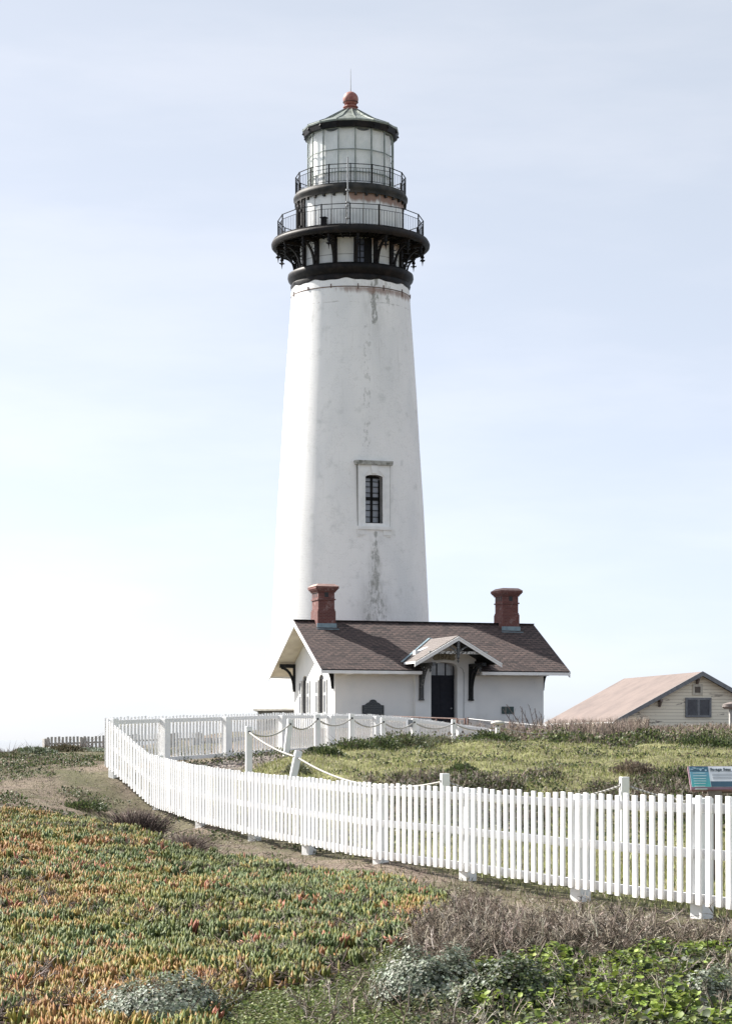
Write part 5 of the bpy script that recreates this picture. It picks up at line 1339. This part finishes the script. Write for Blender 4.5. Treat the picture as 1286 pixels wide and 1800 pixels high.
# dark low scrub tufts on the lawn bank and the dirt
x = RNG.uniform(-.19, .2, 130000); y = RNG.uniform(31, 62, 130000); x = x*y; z = hgt(x, y); q = fbm(x, y, 1.3, 201, 3)
lm = lawn_mask(x, y)*(1-gravel_mask(x, y)); bank = lm*(sstep(43, 36, y)*.17+.035) + (1-lm)*.022
k = (q+bank > .61) & (x > -11); x, y, z, q = x[k], y[k], z[k], q[k]; n = len(x)
inst('low_scrub', LEAF[0], LEAF[1], np.stack([x, y, z+RNG.uniform(0, .13, n)*np.clip((q-.5)*5,.2,1.2)], 1), RNG.uniform(0, 2*PI, n), RNG.uniform(0, 1.8, n), RNG.uniform(.03, .07, n), vary(pick(DKG+[(.17,.13,.10),(.26,.23,.19)], [3,3,2,3,2,1.5], n), .35), M['leaf'])
for (nm, n0, kx0, kx1, y0, y1, thr, hmx, cols, w, lo, hi) in [
    ('bank_scrub', 120000, .0, .20, 32.5, 40.5, .505, .20, [(.055,.075,.03),(.10,.13,.05),(.035,.035,.02),(.16,.13,.10),(.30,.28,.23),(.18,.20,.08)], [3,3,3,3,1.2,2], .03, .065),
    ('hill_scrub', 60000, .085, .20, 55, 68, .535, .34, [(.055,.08,.03),(.10,.135,.045),(.03,.035,.02),(.15,.12,.09),(.19,.22,.07)], [3,3,3,2,2], .05, .10)]:
    y = RNG.uniform(y0, y1, n0); x = RNG.uniform(kx0, kx1, n0)*y; z = hgt(x, y); q = fbm(x, y, 1.1, 221, 3)+.10*(fbm(x, y, .35, 223, 2)-.5)-.06*np.abs((y-(y0+y1)/2)/((y1-y0)/2))
    k = q > thr; x, y, z, q = x[k], y[k], z[k], q[k]; n = len(x); hh = np.clip((q-thr)*9, .08, 1)*hmx*RNG.uniform(0, 1, n)
    inst(nm, LEAF[0], LEAF[1], np.stack([x, y, z+hh], 1), RNG.uniform(0, 2*PI, n), RNG.uniform(0, 2, n), RNG.uniform(lo, hi, n), vary(pick(cols, w, n), .35), M['leaf'])
    m_ = RNG.uniform(size=n) < .05; m = int(m_.sum())
    inst('dead_twigs', FORK[0], FORK[1], np.stack([x, y, z+hh*.5], 1)[m_], RNG.uniform(0, 2*PI, m), RNG.uniform(.1, 1.4, m), np.stack([np.full(m, .22)]*2+[RNG.uniform(.12, .32, m)], 1), vary(pick([(.25,.20,.17),(.12,.09,.08),(.38,.33,.29)], [3,3,1], m)), M['twig'])
# litter: stones and sticks on the bare earth
def bare_ground(n0, y0, y1):
    y = RNG.uniform(y0, y1, n0); x = RNG.uniform(-.19, .2, n0)*y; z = hgt(x, y); px, py = proj(x, y, z)
    k = (x < np.interp(y, _fy, _fx)+.2) & ~inpoly(px, py, ICE) & (fbm(x, y, .8, 211, 3) > .42); return x[k], y[k], z[k]
x, y, z = bare_ground(34000, 16, 56); n = len(x)
inst('stones', PEB[0], PEB[1], np.stack([x, y, z], 1), RNG.uniform(0, 2*PI, n), RNG.uniform(0, .5, n), RNG.uniform(.006, .028, n)*(.6+.8*(RNG.uniform(size=n) < .08)), vary(pick([(.30,.25,.20),(.20,.16,.13),(.42,.38,.33)], [3,3,1], n)), M['twig'])
x, y, z = bare_ground(16000, 16, 50); n = len(x)
inst('fallen_twigs', TWIG[0], TWIG[1], np.stack([x, y, z+.012], 1), RNG.uniform(0, 2*PI, n), RNG.uniform(1.1, 1.7, n), np.stack([np.full(n, .14)]*2+[RNG.uniform(.05, .22, n)], 1), vary(pick([(.20,.15,.13),(.10,.075,.065),(.33,.29,.26)], [3,3,1], n)), M['twig'])
y = RNG.uniform(44.4, 74, 9000); bx_ = np.interp(y, _by, _bx); x = bx_+RNG.uniform(0, 2.4, 9000); z = hgt(x, y); n = len(x)
inst('gravel', PEB[0], PEB[1], np.stack([x, y, z], 1), RNG.uniform(0, 2*PI, n), RNG.uniform(0, .5, n), RNG.uniform(.015, .045, n), vary(pick([(.38,.33,.30),(.24,.2,.18),(.5,.46,.43)], [3,2,1], n)), M['twig'])
